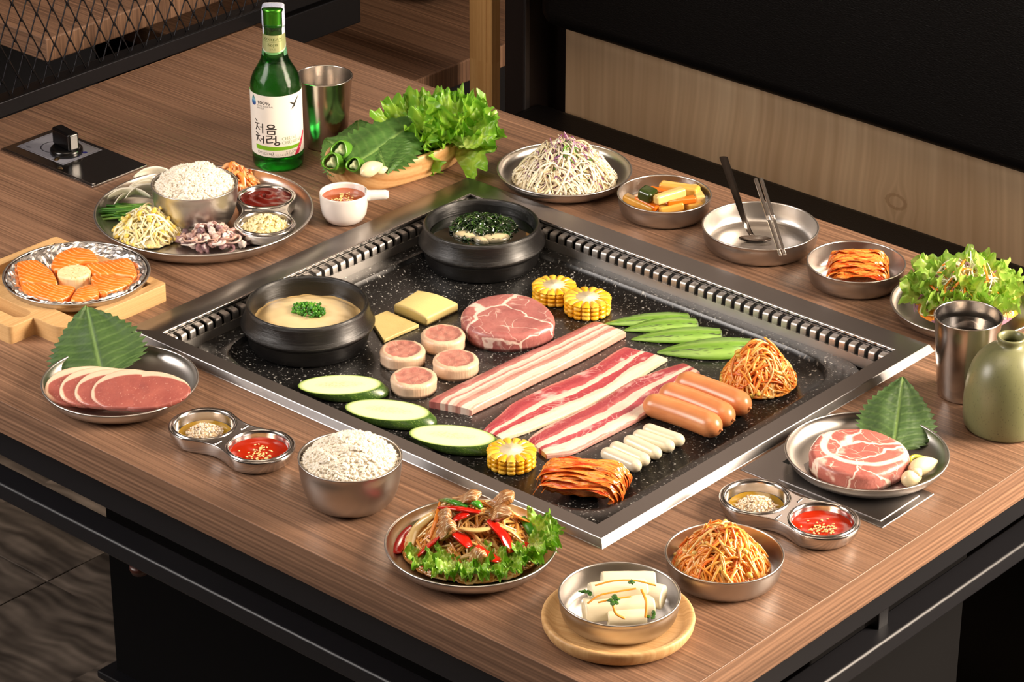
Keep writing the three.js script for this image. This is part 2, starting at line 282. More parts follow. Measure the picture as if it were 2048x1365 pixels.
// ---------------------------------------------------------------- the table
const TX0 = -0.598, TX1 = 0.9276, TZ0 = -0.7815, TZ1 = 0.1954, GW = 0.7086, GD = 0.5797;
{
  const t = thing('dining_table', 'brown wood-grain dining table with a black steel frame and a built-in griddle', 'table', [0, 0, 0]);
  const s = new THREE.Shape(); s.moveTo(TX0, -TZ0); s.lineTo(TX0, -TZ1); s.lineTo(TX1, -TZ1); s.lineTo(TX1, -TZ0); s.closePath();
  const hole = new THREE.Path(); hole.moveTo(0.012, 0.012); hole.lineTo(GW - 0.012, 0.012); hole.lineTo(GW - 0.012, GD - 0.012); hole.lineTo(0.012, GD - 0.012); hole.closePath(); s.holes.push(hole);
  const g = new THREE.ExtrudeGeometry(s, { depth: 0.04, bevelEnabled: false }); g.rotateX(-Math.PI / 2);
  part('tabletop', g, laminateMat, t, [0, TABLE - 0.04, 0]);
  const e = 0.0016, eh = 0.0405, em = std({ map: again(laminate, 1 / 1.6, 0.8, 0.1, 0.3), roughness: 0.4, bumpMap: again(laminateBump, 1 / 1.6, 1), bumpScale: 0.0003 });
  for (const [w, d, x, z, al] of [[TX1 - TX0 + e, e, (TX0 + TX1) / 2, TZ1, 0], [TX1 - TX0 + e, e, (TX0 + TX1) / 2, TZ0, 0], [e, TZ1 - TZ0 + e, TX1, (TZ0 + TZ1) / 2, 2], [e, TZ1 - TZ0 + e, TX0, (TZ0 + TZ1) / 2, 2]]) part('edge_band', grainBox(w, eh, d, al, 0.0007), em, t, [x, TABLE - eh / 2 + 0.0002, z]);
  const a = 0.058, ay = TABLE - 0.04 - a / 2, iz = TZ1 - 0.03, ix = TX1 - 0.03;
  for (const [w, d, x, z] of [[ix * 2 - 0.3, 0.014, 0.165, iz - 0.007], [ix * 2 - 0.3, 0.014, 0.165, TZ0 + 0.037]]) part('apron', box(w, a, d, 0.002), blackSteel, t, [x, ay, z]);
  for (const [x] of [[ix - 0.007], [TX0 + 0.037]]) part('apron', box(0.014, a, iz - TZ0 - 0.03, 0.002), blackSteel, t, [x, ay, (iz + TZ0 + 0.03) / 2]);
  const rail = (w, d, x, z) => part('frame_rail', box(w, 0.022, d, 0.0035, 4), blackSteel, t, [x, 0.593, z]);
  rail(1.5, 0.032, 0.165, iz - 0.016); rail(0.032, iz - TZ0 - 0.03, ix - 0.016, (iz + TZ0 + 0.03) / 2);
  for (const [x, z] of [[ix - 0.016, iz - 0.016], [ix - 0.016, -0.25], [-0.3, iz - 0.016], [ix - 0.016, TZ0 + 0.05]]) part('bracket', box(0.018, 0.1, 0.018, 0.002), blackSteel, t, [x - (z === -0.25 ? 0.01 : 0), 0.64, z]);
  part('pedestal', box(1.15, 0.6, 0.3, 0.004), phys({ color: 0x0b0a0b, roughness: 0.9, specularIntensity: 0.3 }), t, [-0.358 + 0.575, 0.301, -0.40]);
  part('pedestal_foot', box(1.2, 0.012, 0.36, 0.003), blackSteel, t, [-0.375 + 0.6, 0.006, -0.41]);
  part('rubber_stop', lathe([[0, 0], [0.009, 0.001], [0.011, 0.006], [0.011, 0.012], [0, 0.012]], 20), std({ color: 0x3a1a12, roughness: 0.4 }), t, [0.185, 0.569, iz - 0.012]);
}
let frameSteel;
// ---------------------------------------------------------------- the griddle set into the table
{
  frameSteel = std({ color: 0x8f8c8b, metalness: 1, roughness: 0.3, bumpMap: again(laminateBump, 3, 0.6), bumpScale: 0.00004 });
  const g = thing('griddle', 'built-in table griddle with steel frame, slotted vents and speckled black stone', 'griddle', [0, TABLE, 0]);
  const fh = 0.0088, wide = { left: 0.041, right: 0.026, front: 0.023, back: 0.040 };
  // frame: four mitred lengths, each a swept profile [share of the width, height] (outer foot, slope, top, inner lip)
  const prof = [[0, 0], [0.015, 0.0007], [0.16, fh - 0.0005], [0.19, fh], [0.985, fh], [1, fh - 0.0006], [1, fh - 0.004]];
  const corner = (k, f) => { const l = wide.left * (f < 0.25 ? f * 0.75 : f), r = wide.right * f, n = wide.front * f, b = wide.back * (f < 0.25 ? f * 0.75 : f); return [[l, -n], [GW - r, -n], [GW - r, -(GD - b)], [l, -(GD - b)]][k]; };
  for (let k = 0; k < 4; k++) {
    const m = new MB();
    for (let i = 0; i < prof.length - 1; i++) {
      const q = [corner(k, prof[i][0]), corner((k + 1) % 4, prof[i][0]), corner((k + 1) % 4, prof[i + 1][0]), corner(k, prof[i + 1][0])], y = [prof[i][1], prof[i][1], prof[i + 1][1], prof[i + 1][1]], al = k % 2 ? 1 : 0;
      const id = q.map((c, n) => m.v(c[0], y[n], c[1], (al ? c[1] : c[0]) * 2, (al ? c[0] : c[1]) * 2)); m.t.push(id[0], id[1], id[2], id[0], id[2], id[3]);
    }
    part('frame_side', toCreasedNormals(m.geometry, 0.5), frameSteel, g);
  }
  // vent angle along the two far sides: a ledge and a drop with teeth, each tooth a part
  const vent = std({ color: 0xc4c0bc, metalness: 1, roughness: 0.48 }), drop = 0.025, ledge = 0.012, y0 = fh - 0.006;
  const pitch = 0.0135, tw = 0.0078;
  const tooth = new MB();
  const tp = [[0, 0.0], [ledge - 0.003, -0.0006], [ledge - 0.0008, -0.0016], [ledge, -0.004], [ledge + 0.0004, -drop * 0.5]];
  for (const [a, b] of [[0, 1]]) { const ti = 0.0022; tooth.grid(4, tp.length * 2 - 1, (s, t, i, j) => { const n = tp.length, o = j < n ? tp[j] : [tp[2 * n - 1 - j][0] - ti * (2 * n - 1 - j > 1 ? 1 : 0.2), tp[2 * n - 1 - j][1] - ti * 0.8]; return [o[0], o[1], [(-1), -0.86, 0, 0.86, 1][i] * tw / 2]; }); }
  const tg = tooth.geometry; 
  const back = (len) => { // ledge strips, foot strip, dark wall behind
    const m = new MB(); m.geo(new THREE.BoxGeometry(0.005, 0.002, len), new THREE.Matrix4().makeTranslation(-0.0025, -0.0008, 0)).geo(new THREE.BoxGeometry(0.0022, drop * 0.54, len), new THREE.Matrix4().makeTranslation(ledge - 0.0006, -drop * 0.73, 0)); return m.geometry;
  };
  for (const [len, turn, x, z, n] of [[GD - wide.front - wide.back + 0.002, 0, wide.left, -(GD - wide.back + wide.front) / 2, 38], [GW - wide.left - wide.right + 0.002, -Math.PI / 2, (GW + wide.left - wide.right) / 2, -(GD - wide.back), 47]]) {
    part('vent_strip', back(len), vent, g, [x, y0, z], [0, turn, 0]);
    const duct = new MB(); duct.geo(new THREE.BoxGeometry(0.0015, 0.16, len), new THREE.Matrix4().makeTranslation(-0.0265, -0.08, 0)).geo(new THREE.BoxGeometry(0.04, 0.0015, len), new THREE.Matrix4().makeTranslation(-0.0075, -0.159, 0)).geo(new THREE.BoxGeometry(0.0015, 0.13, len), new THREE.Matrix4().makeTranslation(0.0105, -0.095, 0));
    part('vent_duct', duct.geometry, vent, g, [x, y0 - 0.0025, z], [0, turn, 0]);
    const rimG = new THREE.CylinderGeometry(0.0013, 0.0013, len, 8); rimG.rotateX(Math.PI / 2);
    part('vent_rim', rimG, steelPolished, g, [x, fh - 0.0012, z], [0, turn, 0]);
    for (let k = 0; k < n; k++) { const s = (k - (n - 1) / 2) * pitch; part('vent_tooth', tg, vent, g, turn ? [x + s, y0, z] : [x, y0, z + s], [0, turn, 0]); }
  }
  // speckled stone with a shallow rounded basin
  const W = 1024, px = new Uint8Array(W * W * 4), r = rng(77);
  for (let j = 0; j < W; j++) for (let i = 0; i < W; i++) { const o = (j * W + i) * 4, s = 28 + 14 * fbm(i / 60, j / 60, 3) + 14 * nz(i / 4, j / 4, 6); px[o] = s; px[o + 1] = s * 0.98; px[o + 2] = s * 0.97; px[o + 3] = 255; }
  for (let k = 0; k < 15000; k++) {
    const cx = r() * W, cy = r() * W, big = r(), a = 0.6 + 2.2 * big * big * big * big + 0.8 * r(), b = a * (0.35 + 0.5 * r()), th = r() * 3.14, tone = 85 + 150 * r() * (0.4 + 0.6 * r()), c = Math.cos(th), s = Math.sin(th), R = Math.ceil(a) + 1;
    for (let y = -R; y <= R; y++) for (let x = -R; x <= R; x++) { const q = Math.hypot((x * c + y * s) / a, (y * c - x * s) / b); if (q < 1.15) { const w = clamp((1.15 - q) * 3), o = ((((cy + y) & 1023) * W) + ((cx + x) & 1023)) * 4; px[o] = mix(px[o], tone, w); px[o + 1] = mix(px[o + 1], tone, w); px[o + 2] = mix(px[o + 2], tone * 0.98, w); } }
  }
  const stoneTex = texOf(px, W, W, true, false);
  const stone = phys({ map: again(stoneTex, 1 / 0.5, 1 / 0.5), roughness: 0.42, roughnessMap: tex(512, 512, (u, v) => { const s = 190 + 110 * fbm(u * 6, v * 6, 8, 5); return [s, clamp(s, 60, 255), s]; }, { data: true }), clearcoat: 0.15, clearcoatRoughness: 0.2, bumpMap: again(stoneTex, 1 / 0.5, 1 / 0.5), bumpScale: 0.0002 });
  const m = new MB(), sx = GW / 2 + 0.004, sz = -GD / 2 + 0.005, N = 160;
  const rr = (hw, hd, rad, a) => { // rounded rectangle radius in a direction
    const c = Math.cos(a), s = Math.sin(a), n = 9; const k = Math.pow(Math.pow(Math.abs(c) / hw, n) + Math.pow(Math.abs(s) / hd, n), -1 / n); return [c * k, s * k]; };
  const rings = [[0.315, 0.252, 0.001, -0.05], [0.3155, 0.2525, 0, -0.021], [0.313, 0.25, 0, -0.0195], [0.288, 0.23, 0, -0.0193], [0.285, 0.227, 0, -0.0197], [0.2825, 0.2245, 0, -0.0245], [0.281, 0.223, 0, -0.0255], [0.276, 0.218, 0, -0.0262], [0.272, 0.214, 0, -0.030], [0.2, 0.16, 0, -0.030], [0.1, 0.08, 0, -0.030], [0.001, 0.001, 0, -0.030]];
  m.grid(N, rings.length - 1, (s, t, i, j) => { const q = rr(rings[j][0], rings[j][1], 0, (i / N) * 2 * Math.PI + 0.003); return [sx + q[0], rings[j][3], sz + q[1], sx + q[0], sz + q[1]]; }, true);
  const sp = single('stone_plate', toCreasedNormals(m.geometry, 0.9), stone, 'black speckled granite griddle stone with a shallow rounded basin', 'griddle stone', [0, TABLE, 0]);
  part('burner_box', new THREE.BoxGeometry(GW - 0.09, 0.006, GD - 0.09), frameSteel, g, [GW / 2 + 0.012, -0.056, -GD / 2 + 0.012]);
}
// ---------------------------------------------------------------- control plates let into the table
{
  const sheet = std({ color: 0xa5a2a0, metalness: 1, roughness: 0.2 });
  const c = thing('burner_control', 'steel control plate with a black burner knob near the mesh screen', 'control panel', [-0.426, TABLE, -0.2945]);
  part('steel_plate', box(0.18, 0.003, 0.092, 0.001), sheet, c, [0, 0.0014, 0]);
  part('raised_rim', box(0.172, 0.0012, 0.0055, 0.0005), sheet, c, [0, 0.0034, 0.040]);
  const cv = document.createElement('canvas'); cv.width = 512; cv.height = 384; const x = cv.getContext('2d');
  x.fillStyle = '#8e8f9a'; x.fillRect(0, 0, 512, 384); x.strokeStyle = '#20212c'; x.lineWidth = 3; x.strokeRect(14, 14, 484, 356); x.fillStyle = '#2b2f8a'; x.font = 'bold 40px sans-serif';
  x.save(); x.translate(470, 330); x.rotate(-Math.PI / 2); x.fillText('magic', 60, 0); x.beginPath(); x.arc(210, -14, 18, 0, 7); x.fill(); x.restore(); x.fillStyle = '#15151c'; x.font = '30px sans-serif'; x.fillText('High', 40, 340); x.fillText('Low', 60, 70);
  x.beginPath(); x.arc(220, 200, 105, 0.6, 5.4); x.lineWidth = 8; x.stroke();
  const lt = new THREE.CanvasTexture(cv); lt.colorSpace = THREE.SRGBColorSpace;
  const lg = new THREE.PlaneGeometry(0.092, 0.066); lg.rotateX(-Math.PI / 2);
  part('printed_label', lg, std({ map: lt, roughness: 0.35, metalness: 0.2 }), c, [-0.034, 0.0032, -0.006]);
  const kb = std({ color: 0x0a0a0b, roughness: 0.22 });
  const [kx, kz] = [-.4409, -.2964], at = [kx + 0.426, 0, kz + 0.2945];
  const knob = part('knob', lathe([[0, 0.003], [0.0205, 0.003], [0.0215, 0.005], [0.021, 0.010], [0.018, 0.013], [0, 0.013]], 40), kb, c, at);
  const fin = new RoundedBoxGeometry(0.04, 0.024, 0.0165, 4, 0.0035); fin.translate(0, 0.024, 0); fin.rotateY(-0.12);
  part('knob_grip', fin, kb, knob);
  const sg = lathe([[0, 0.0052], [0.003, 0.0046], [0.0038, 0.003]], 16), sm = std({ color: 0xc9b28a, metalness: 1, roughness: 0.25 });
  for (const q of [[-.4342, -.2737], [-.4088, -.2577]]) part('screw', sg, sm, c, [q[0] + 0.426, 0, q[1] + 0.2945]);

  const d = thing('cover_plate', 'steel cover plate let into the table under the pork neck plate', 'cover plate', [0.802, TABLE, -0.2645]);
  part('steel_plate', box(0.18, 0.003, 0.092, 0.001), frameSteel, d, [0, -0.0004, 0]);
  part('raised_panel', box(0.128, 0.002, 0.07, 0.0009), frameSteel, d, [0.018, 0.0012, 0.003]);
  part('slot', box(0.008, 0.001, 0.03, 0.0004), std({ color: 0x101010, roughness: 0.6 }), d, [-0.062, 0.0009, -0.01]);
}
// ---------------------------------------------------------------- dishes, bottle, cups
const plateGeo = dish(0.0838, 0.0185, 0.052, { k: 0.85, lip: 0.0013 });
const smallBowlGeo = dish(0.0568, 0.026, 0.038, { k: 0.38, lip: 0.0010 });
const wideBowlGeo = dish(0.0692, 0.026, 0.049, { k: 0.36, lip: 0.0010 });
const riceBowlGeo = dish(0.052, 0.052, 0.026, { k: 0.62, lip: 0.0009, foot: 0.001 });
const plateAt = {};
for (const [key, x, z, label] of [
  ['stirfry', .6234, .0993, 'round steel plate under the glass noodle stir-fry with red peppers'],
  ['duck', .1084, .0996, 'round steel plate holding the fanned raw duck slices'],
  ['neck', .8059, -.3113, 'round steel plate under the raw pork neck beside the green vase'],
  ['slaw', .0931, -.6587, 'round steel plate heaped with shredded cabbage slaw'],
  ['salad', .6857, -.6725, 'round steel plate under the green leaf salad behind the steel cup'],
]) { plateAt[key] = [x, TABLE, z]; single('steel_plate', plateGeo, steel, label, 'plate', plateAt[key]); }
const bowlAt = {};
for (const [key, geo, x, z, y, label] of [
  ['kimchi', smallBowlGeo, .5368, -.6669, 0, 'shallow steel bowl holding the folded kimchi'],
  ['pickle', smallBowlGeo, .2461, -.6693, 0, 'shallow steel bowl of pickled radish and carrot sticks'],
  ['sprout', smallBowlGeo, .8294, -.0401, 0, 'shallow steel bowl heaped with spicy bean sprouts near the table edge'],
  ['roll', smallBowlGeo, .8112, .0978, 0.0095, 'shallow steel bowl standing on the round wooden coaster plate'],
  ['spoon', wideBowlGeo, .3912, -.6733, 0, 'wide empty steel bowl with a spoon and chopsticks resting in it'],
]) { bowlAt[key] = [x, TABLE + y, z]; single('steel_bowl', geo, steel, label, 'bowl', bowlAt[key]); }
bowlAt.rice = [.4567, .0977]; bowlAt.rice = [bowlAt.rice[0], TABLE, bowlAt.rice[1]];
single('rice_bowl', riceBowlGeo, steel, 'deep steel rice bowl standing alone on the near table side', 'bowl', bowlAt.rice);
// the large round tray of bibimbap ingredients
const trayAt = (([x, z]) => [x, TABLE, z])([-.154, -.2702]);
single('steel_tray', dish(0.132, 0.018, 0.104, { k: 0.8, lip: 0.0016 }), steel, 'large round steel tray of rice bowl and side ingredients', 'tray', trayAt);
bowlAt.tray = (([x, z]) => [x, TABLE + 0.0012, z])([-.162, -.2641]);
single('rice_bowl', riceBowlGeo, steel, 'deep steel rice bowl standing inside the large round tray', 'bowl', bowlAt.tray);

// steel cups
const cupGeo = (() => { const P = [[0, 0.003], [0.024, 0.003]], r0 = 0.0272, r1 = 0.0366, h = 0.095; for (let i = 0; i <= 12; i++) P.push([mix(r0 - 0.0012, r1 - 0.0009, i / 12), mix(0.004, h, i / 12)]); for (let i = 0; i <= 6; i++) { const a = Math.PI - i / 6 * Math.PI * 1.3; P.push([r1 + 0.0009 * Math.cos(a), h + 0.0009 * Math.sin(a)]); } for (let i = 11; i >= 1; i--) P.push([mix(r0, r1, i / 12), mix(0.001, h, i / 12)]); P.push([r0 + 0.0002, 0.0025], [r0 - 0.001, 0.0004], [r0 - 0.004, 0], [0, 0.001]); return lathe(P, 96); })();
const cupSteel = phys({ color: 0xcfc9c3, metalness: 1, roughness: 0.2, anisotropy: 0.5 });
const cupAt = (([x, z]) => [x, TABLE, z])([.7892, -.5146]);
single('steel_cup', cupGeo, cupSteel, 'tapered steel cup of water beside the olive green vase', 'cup', cupAt);
single('drinking_water', (() => { const g = new THREE.CircleGeometry(0.0335, 64); g.rotateX(-Math.PI / 2); const m = new MB(); m.geo(lathe([[0, 0.004], [0.0258, 0.005], [0.0335, 0.078], [0, 0.078]], 64)); return m.geometry; })(), phys({ color: 0xffffff, transmission: 1, thickness: 0.05, roughness: 0.01, ior: 1.33 }), 'clear water inside the steel cup beside the vase', 'water', cupAt);
single('steel_cup', cupGeo, cupSteel, 'empty tapered steel cup behind the green bottle', 'cup', [-.2183, -.5453].reduce((o, q, i) => (o[i * 2] = q, o), [0, TABLE, 0]));

// olive green ceramic vase
{
  const g = lathe([[0, 0.002], [0.03, 0.002], [0.036, 0.0], [0.0405, 0.001], [0.0428, 0.004], [0.0444, 0.012], [0.0450, 0.024], [0.0448, 0.036], [0.0440, 0.048], [0.0424, 0.060], [0.0394, 0.071], [0.0350, 0.080], [0.0294, 0.0872], [0.0232, 0.0925], [0.0180, 0.0955], [0.0142, 0.0975], [0.0128, 0.0995], [0.0132, 0.1015], [0.0146, 0.1035], [0.0153, 0.1055], [0.0150, 0.107], [0.0138, 0.1075], [0.0124, 0.1068], [0.0112, 0.104], [0.0106, 0.100], [0.0116, 0.095], [0.020, 0.089], [0.034, 0.076], [0.040, 0.05], [0.04, 0.01], [0, 0.006]], 96);
  const speck = tex(512, 512, (u, v) => { const s = nz(u * 120, v * 120, 4), t = s > 0.52 ? 0.72 : 1 + 0.06 * fbm(u * 9, v * 9, 2); return [118 * t, 120 * t, 84 * t]; });
  single('ceramic_vase', g, phys({ map: again(speck, 3, 1), roughness: 0.36, clearcoat: 0.3, clearcoatRoughness: 0.3 }), 'olive green ceramic bottle vase with a narrow lipped neck', 'vase', [.8632, -.4828].reduce((o, q, i) => (o[i * 2] = q, o), [0, TABLE, 0]));
}
// green bottle
const fineDew = tex(512, 512, (u, v) => { const w = worley(u * 90, v * 90, 3), s = 255 * smooth(0.34, 0.1, w[0]) * (w[2] > 0.45 ? 1 : 0.2); return [s, s, s]; }, { data: true });
{
  const at = (([x, z]) => [x, TABLE, z])([-.22, -.461]);
  const b = thing('soju_bottle', 'green glass bottle with a white label and twist cap', 'bottle', at);
  const prof = [[0, 0.006], [0.012, 0.0045], [0.022, 0.0012], [0.0275, 0], [0.0305, 0.0012], [0.0322, 0.0045], [0.0327, 0.010], [0.0327, 0.020], [0.0325, 0.024], [0.0325, 0.103], [0.0327, 0.106], [0.0324, 0.112], [0.0310, 0.118], [0.0283, 0.1245], [0.0246, 0.131], [0.0208, 0.1375], [0.0180, 0.1435], [0.0163, 0.150], [0.0150, 0.160], [0.0141, 0.172], [0.0134, 0.183], [0.0133, 0.1865], [0.0143, 0.188], [0.0143, 0.191], [0.0128, 0.1925], [0.0120, 0.198], [0.0, 0.2]];
  part('glass_body', lathe(prof, 96), phys({ color: 0x9be8a0, transmission: 1, thickness: 0.06, roughness: 0.05, ior: 1.36, attenuationColor: new THREE.Color(0.03, 0.6, 0.07), attenuationDistance: 0.11, bumpMap: again(fineDew, 3, 2), bumpScale: 0.0001 }), b);
  const capMat = std({ color: 0x3f8a22, metalness: 0.85, roughness: 0.3 });
  const cap = [[0.0126, 0.1885], [0.0136, 0.1888], [0.0137, 0.1915], [0.0130, 0.1925], [0.0137, 0.1937]];
  for (let i = 0; i < 5; i++) cap.push([0.0131, 0.195 + i * 0.0028], [0.0137, 0.1964 + i * 0.0028]);
  cap.push([0.0137, 0.2098], [0.0130, 0.2118], [0.0115, 0.2126], [0, 0.2128]);
  part('twist_cap', lathe(cap, 64), capMat, b);
  // paper tax strip over the cap and down both sides of the neck
  const strip = new MB(); const sp = [[0.0152, 0.150], [0.0147, 0.162], [0.0142, 0.176], [0.0140, 0.186], [0.0146, 0.190], [0.0146, 0.208], [0.0138, 0.2125], [0.011, 0.2145], [0.004, 0.2149]], line = [...sp.map(([r, y]) => [-r, y]), ...sp.slice().reverse().map(([r, y]) => [r, y])];
  strip.grid(line.length - 1, 4, (s, t, i, j) => { const q = line[i], w = (t - 0.5) * 0.017, rr = Math.abs(q[0]), x = q[1] > 0.21 ? q[0] : Math.sign(q[0]) * Math.sqrt(Math.max(rr * rr - w * w, 0)); return [x, q[1], w, s * 8, t]; });
  const stripTex = tex(256, 128, (u, v) => { const e = Math.abs(v - 0.5) > 0.44, s = nz(u * 40, v * 30, 3) > 0.15; return e ? [236, 236, 240] : s ? [126, 140, 190] : [206, 212, 226]; });
  part('paper_strip', strip.geometry, std({ map: stripTex, roughness: 0.6 }), b, [0, 0, 0], [0, 0.72, 0]);
  // paper labels: the front of each faces the camera side (turn 0.7246)
  const band = (r, y0, y1, a, lift = 0.0003, curve = 0, r1 = r) => { const m = new MB(); m.grid(48, 6, (s, t) => { const th = (s - 0.5) * 2 * a, y = mix(y0 + curve * (th * th) / (a * a), y1, t), R = mix(r, r1, (y - y0) / (y1 - y0)) + lift; return [Math.sin(th) * R, y, Math.cos(th) * R, s, t]; }); return m.geometry; };
  const cv = document.createElement('canvas'); cv.width = 1280; cv.height = 1024; const x = cv.getContext('2d'), ink = '#1d1712';
  x.fillStyle = '#ece6dc'; x.fillRect(0, 0, 1280, 1024);
  const K = (px, py) => [px * 1.0 + 268, py];                 // label artwork coordinates, 780 wide
  const stroke = (w, ...pts) => { x.lineWidth = w; x.lineCap = x.lineJoin = 'round'; x.strokeStyle = ink; x.beginPath(); pts.forEach((q, i) => { const [a, c] = K(q[0], q[1]); i ? x.lineTo(a, c) : x.moveTo(a, c); }); x.stroke(); };
  const ring = (w, cx, cy, rx, ry) => { const [a, c] = K(cx, cy); x.lineWidth = w; x.strokeStyle = ink; x.beginPath(); x.ellipse(a, c, rx, ry, -0.1, 0, 7); x.stroke(); };
  { // water drop, figures, small bird
    const [a, c] = K(62, 120); const gr = x.createLinearGradient(0, c - 90, 0, c + 80); gr.addColorStop(0, '#1c5a4e'); gr.addColorStop(0.45, '#8fb9cf'); gr.addColorStop(0.6, '#3d7fae'); gr.addColorStop(1, '#2b2f7a'); x.fillStyle = gr; x.beginPath(); x.moveTo(a, c - 95); x.bezierCurveTo(a + 25, c - 50, a + 48, c - 20, a + 46, c + 30); x.bezierCurveTo(a + 44, c + 95, a - 44, c + 95, a - 46, c + 30); x.bezierCurveTo(a - 48, c - 20, a - 25, c - 50, a, c - 95); x.fill();
    x.fillStyle = ink; x.font = 'bold 74px sans-serif'; x.fillText('100%', ...K(130, 150)); x.font = '34px sans-serif'; x.fillText('PURE MINERAL', ...K(130, 192)); x.fillText('WATER', ...K(130, 228));
    x.save(); x.translate(...K(640, 130)); x.beginPath(); x.moveTo(-72, -14); x.quadraticCurveTo(-30, 2, 2, 22); x.quadraticCurveTo(30, -30, 90, -86); x.quadraticCurveTo(56, -8, 20, 44); x.quadraticCurveTo(24, 66, 6, 80); x.lineTo(-26, 100); x.lineTo(-44, 120); x.lineTo(-32, 92); x.quadraticCurveTo(-30, 66, -6, 52); x.quadraticCurveTo(-44, 22, -72, -14); x.fillStyle = ink; x.fill(); x.restore();
  }
  // brushed Korean lettering, two lines of two syllables
  stroke(18, [88, 425], [118, 452]); stroke(18, [84, 492], [150, 482]); stroke(17, [122, 486], [106, 560], [92, 596]); stroke(16, [116, 530], [158, 580]); stroke(15, [166, 538], [196, 532]); stroke(18, [206, 480], [204, 630]);
  ring(19, 320, 505, 44, 27); stroke(17, [258, 556], [384, 548]); stroke(16, [274, 584], [368, 580]); stroke(16, [274, 584], [274, 636]); stroke(16, [368, 580], [366, 636]); stroke(16, [274, 636], [366, 634]);
  stroke(18, [92, 640], [126, 660]); stroke(18, [88, 700], [156, 686]); stroke(17, [128, 692], [112, 752], [100, 786]); stroke(16, [122, 734], [164, 778]); stroke(15, [172, 740], [200, 734]); stroke(18, [212, 690], [210, 800]);
  stroke(17, [256, 672], [330, 666], [322, 706]); stroke(17, [322, 706], [258, 726]); stroke(17, [258, 726], [262, 786], [336, 772]); stroke(15, [340, 712], [372, 706]); stroke(18, [378, 668], [376, 752]); ring(17, 392, 792, 32, 22);
  x.fillStyle = '#7a8a5c'; x.font = '66px serif'; x.fillText('CHUM', ...K(452, 740)); x.fillText('CHURUM', ...K(452, 808));
  x.fillStyle = '#79b51c'; x.beginPath(); { const A = K(84, 842), B = K(740, 852), C = K(730, 902), D = K(92, 918); x.moveTo(...A); x.lineTo(...B); x.lineTo(...C); x.lineTo(...D); x.fill(); }
  x.fillStyle = '#34302a'; x.font = '60px serif'; x.fillText('Original', ...K(112, 985)); x.fillText('17.5%', ...K(498, 975)); x.fillStyle = '#77716a'; x.font = '44px sans-serif'; x.fillText('16.12.14 07:15', ...K(300, 1003));
  x.save(); x.translate(...K(742, 880)); x.rotate(-1.02); x.fillStyle = '#cf2a4e'; x.fillRect(-190, -28, 400, 62); x.fillStyle = '#f4c9d2'; x.font = '30px sans-serif'; x.fillText('16.12.14', -70, 14); x.restore();
  const lt = new THREE.CanvasTexture(cv); lt.colorSpace = THREE.SRGBColorSpace; lt.anisotropy = 8;
  part('front_label', band(0.0327, 0.0215, 0.1045, 1.95), std({ map: lt, roughness: 0.5 }), b, [0, 0, 0], [0, 0.7246, 0]);
  const cv2 = document.createElement('canvas'); cv2.width = 512; cv2.height = 320; const y = cv2.getContext('2d'); y.fillStyle = '#b9c08a'; y.fillRect(0, 0, 512, 320); y.fillStyle = '#e9eadf'; y.fillRect(0, 286, 512, 34); y.fillStyle = '#5f6f3a'; y.textAlign = 'center'; y.font = 'bold 62px serif'; y.fillText('KOREAN', 256, 90); y.fillText('Soju', 256, 180); y.fillRect(90, 108, 332, 5); y.font = '40px serif'; y.fillText('17.5', 256, 245);
  const nt = new THREE.CanvasTexture(cv2); nt.colorSpace = THREE.SRGBColorSpace;
  part('neck_label', band(0.0152, 0.1535, 0.179, 1.7, 0.0004, 0.011, 0.0138), std({ map: nt, roughness: 0.3, metalness: 0.45 }), b, [0, 0, 0], [0, 0.66, 0]);
}
// white sauce cup with a stub handle
const sauceCupAt = (([x, z]) => [x, TABLE, z])([-.0329, -.391]);
{
  const c = thing('sauce_cup', 'white porcelain sauce cup with a short round handle', 'cup', sauceCupAt);
  const white = phys({ color: 0xe9e2dc, roughness: 0.2, clearcoat: 0.5, clearcoatRoughness: 0.1 });
  part('cup_body', lathe([[0, 0.004], [0.018, 0.005], [0.0235, 0.009], [0.0268, 0.018], [0.0277, 0.036], [0.0284, 0.0379], [0.0294, 0.0383], [0.0300, 0.0372], [0.0299, 0.033], [0.0292, 0.022], [0.0275, 0.011], [0.0235, 0.0035], [0.019, 0.0005], [0.0165, 0], [0, 0.001]], 80), white, c);
  const h = new MB(); const d = V(0.748, 0.06, -0.664).normalize(); const P = []; for (let i = 0; i <= 8; i++) P.push(V(0, 0.0315, 0).addScaledVector(d, 0.0265 + 0.0285 * i / 8));
  h.tube(P, (t) => (t > 0.93 ? 0.0045 : 0.0058 + 0.0012 * (1 - t) + (t < 0.1 ? 0.003 * (1 - t / 0.1) : 0)), { seg: 20 });
  part('handle', h.geometry, white, c);
}
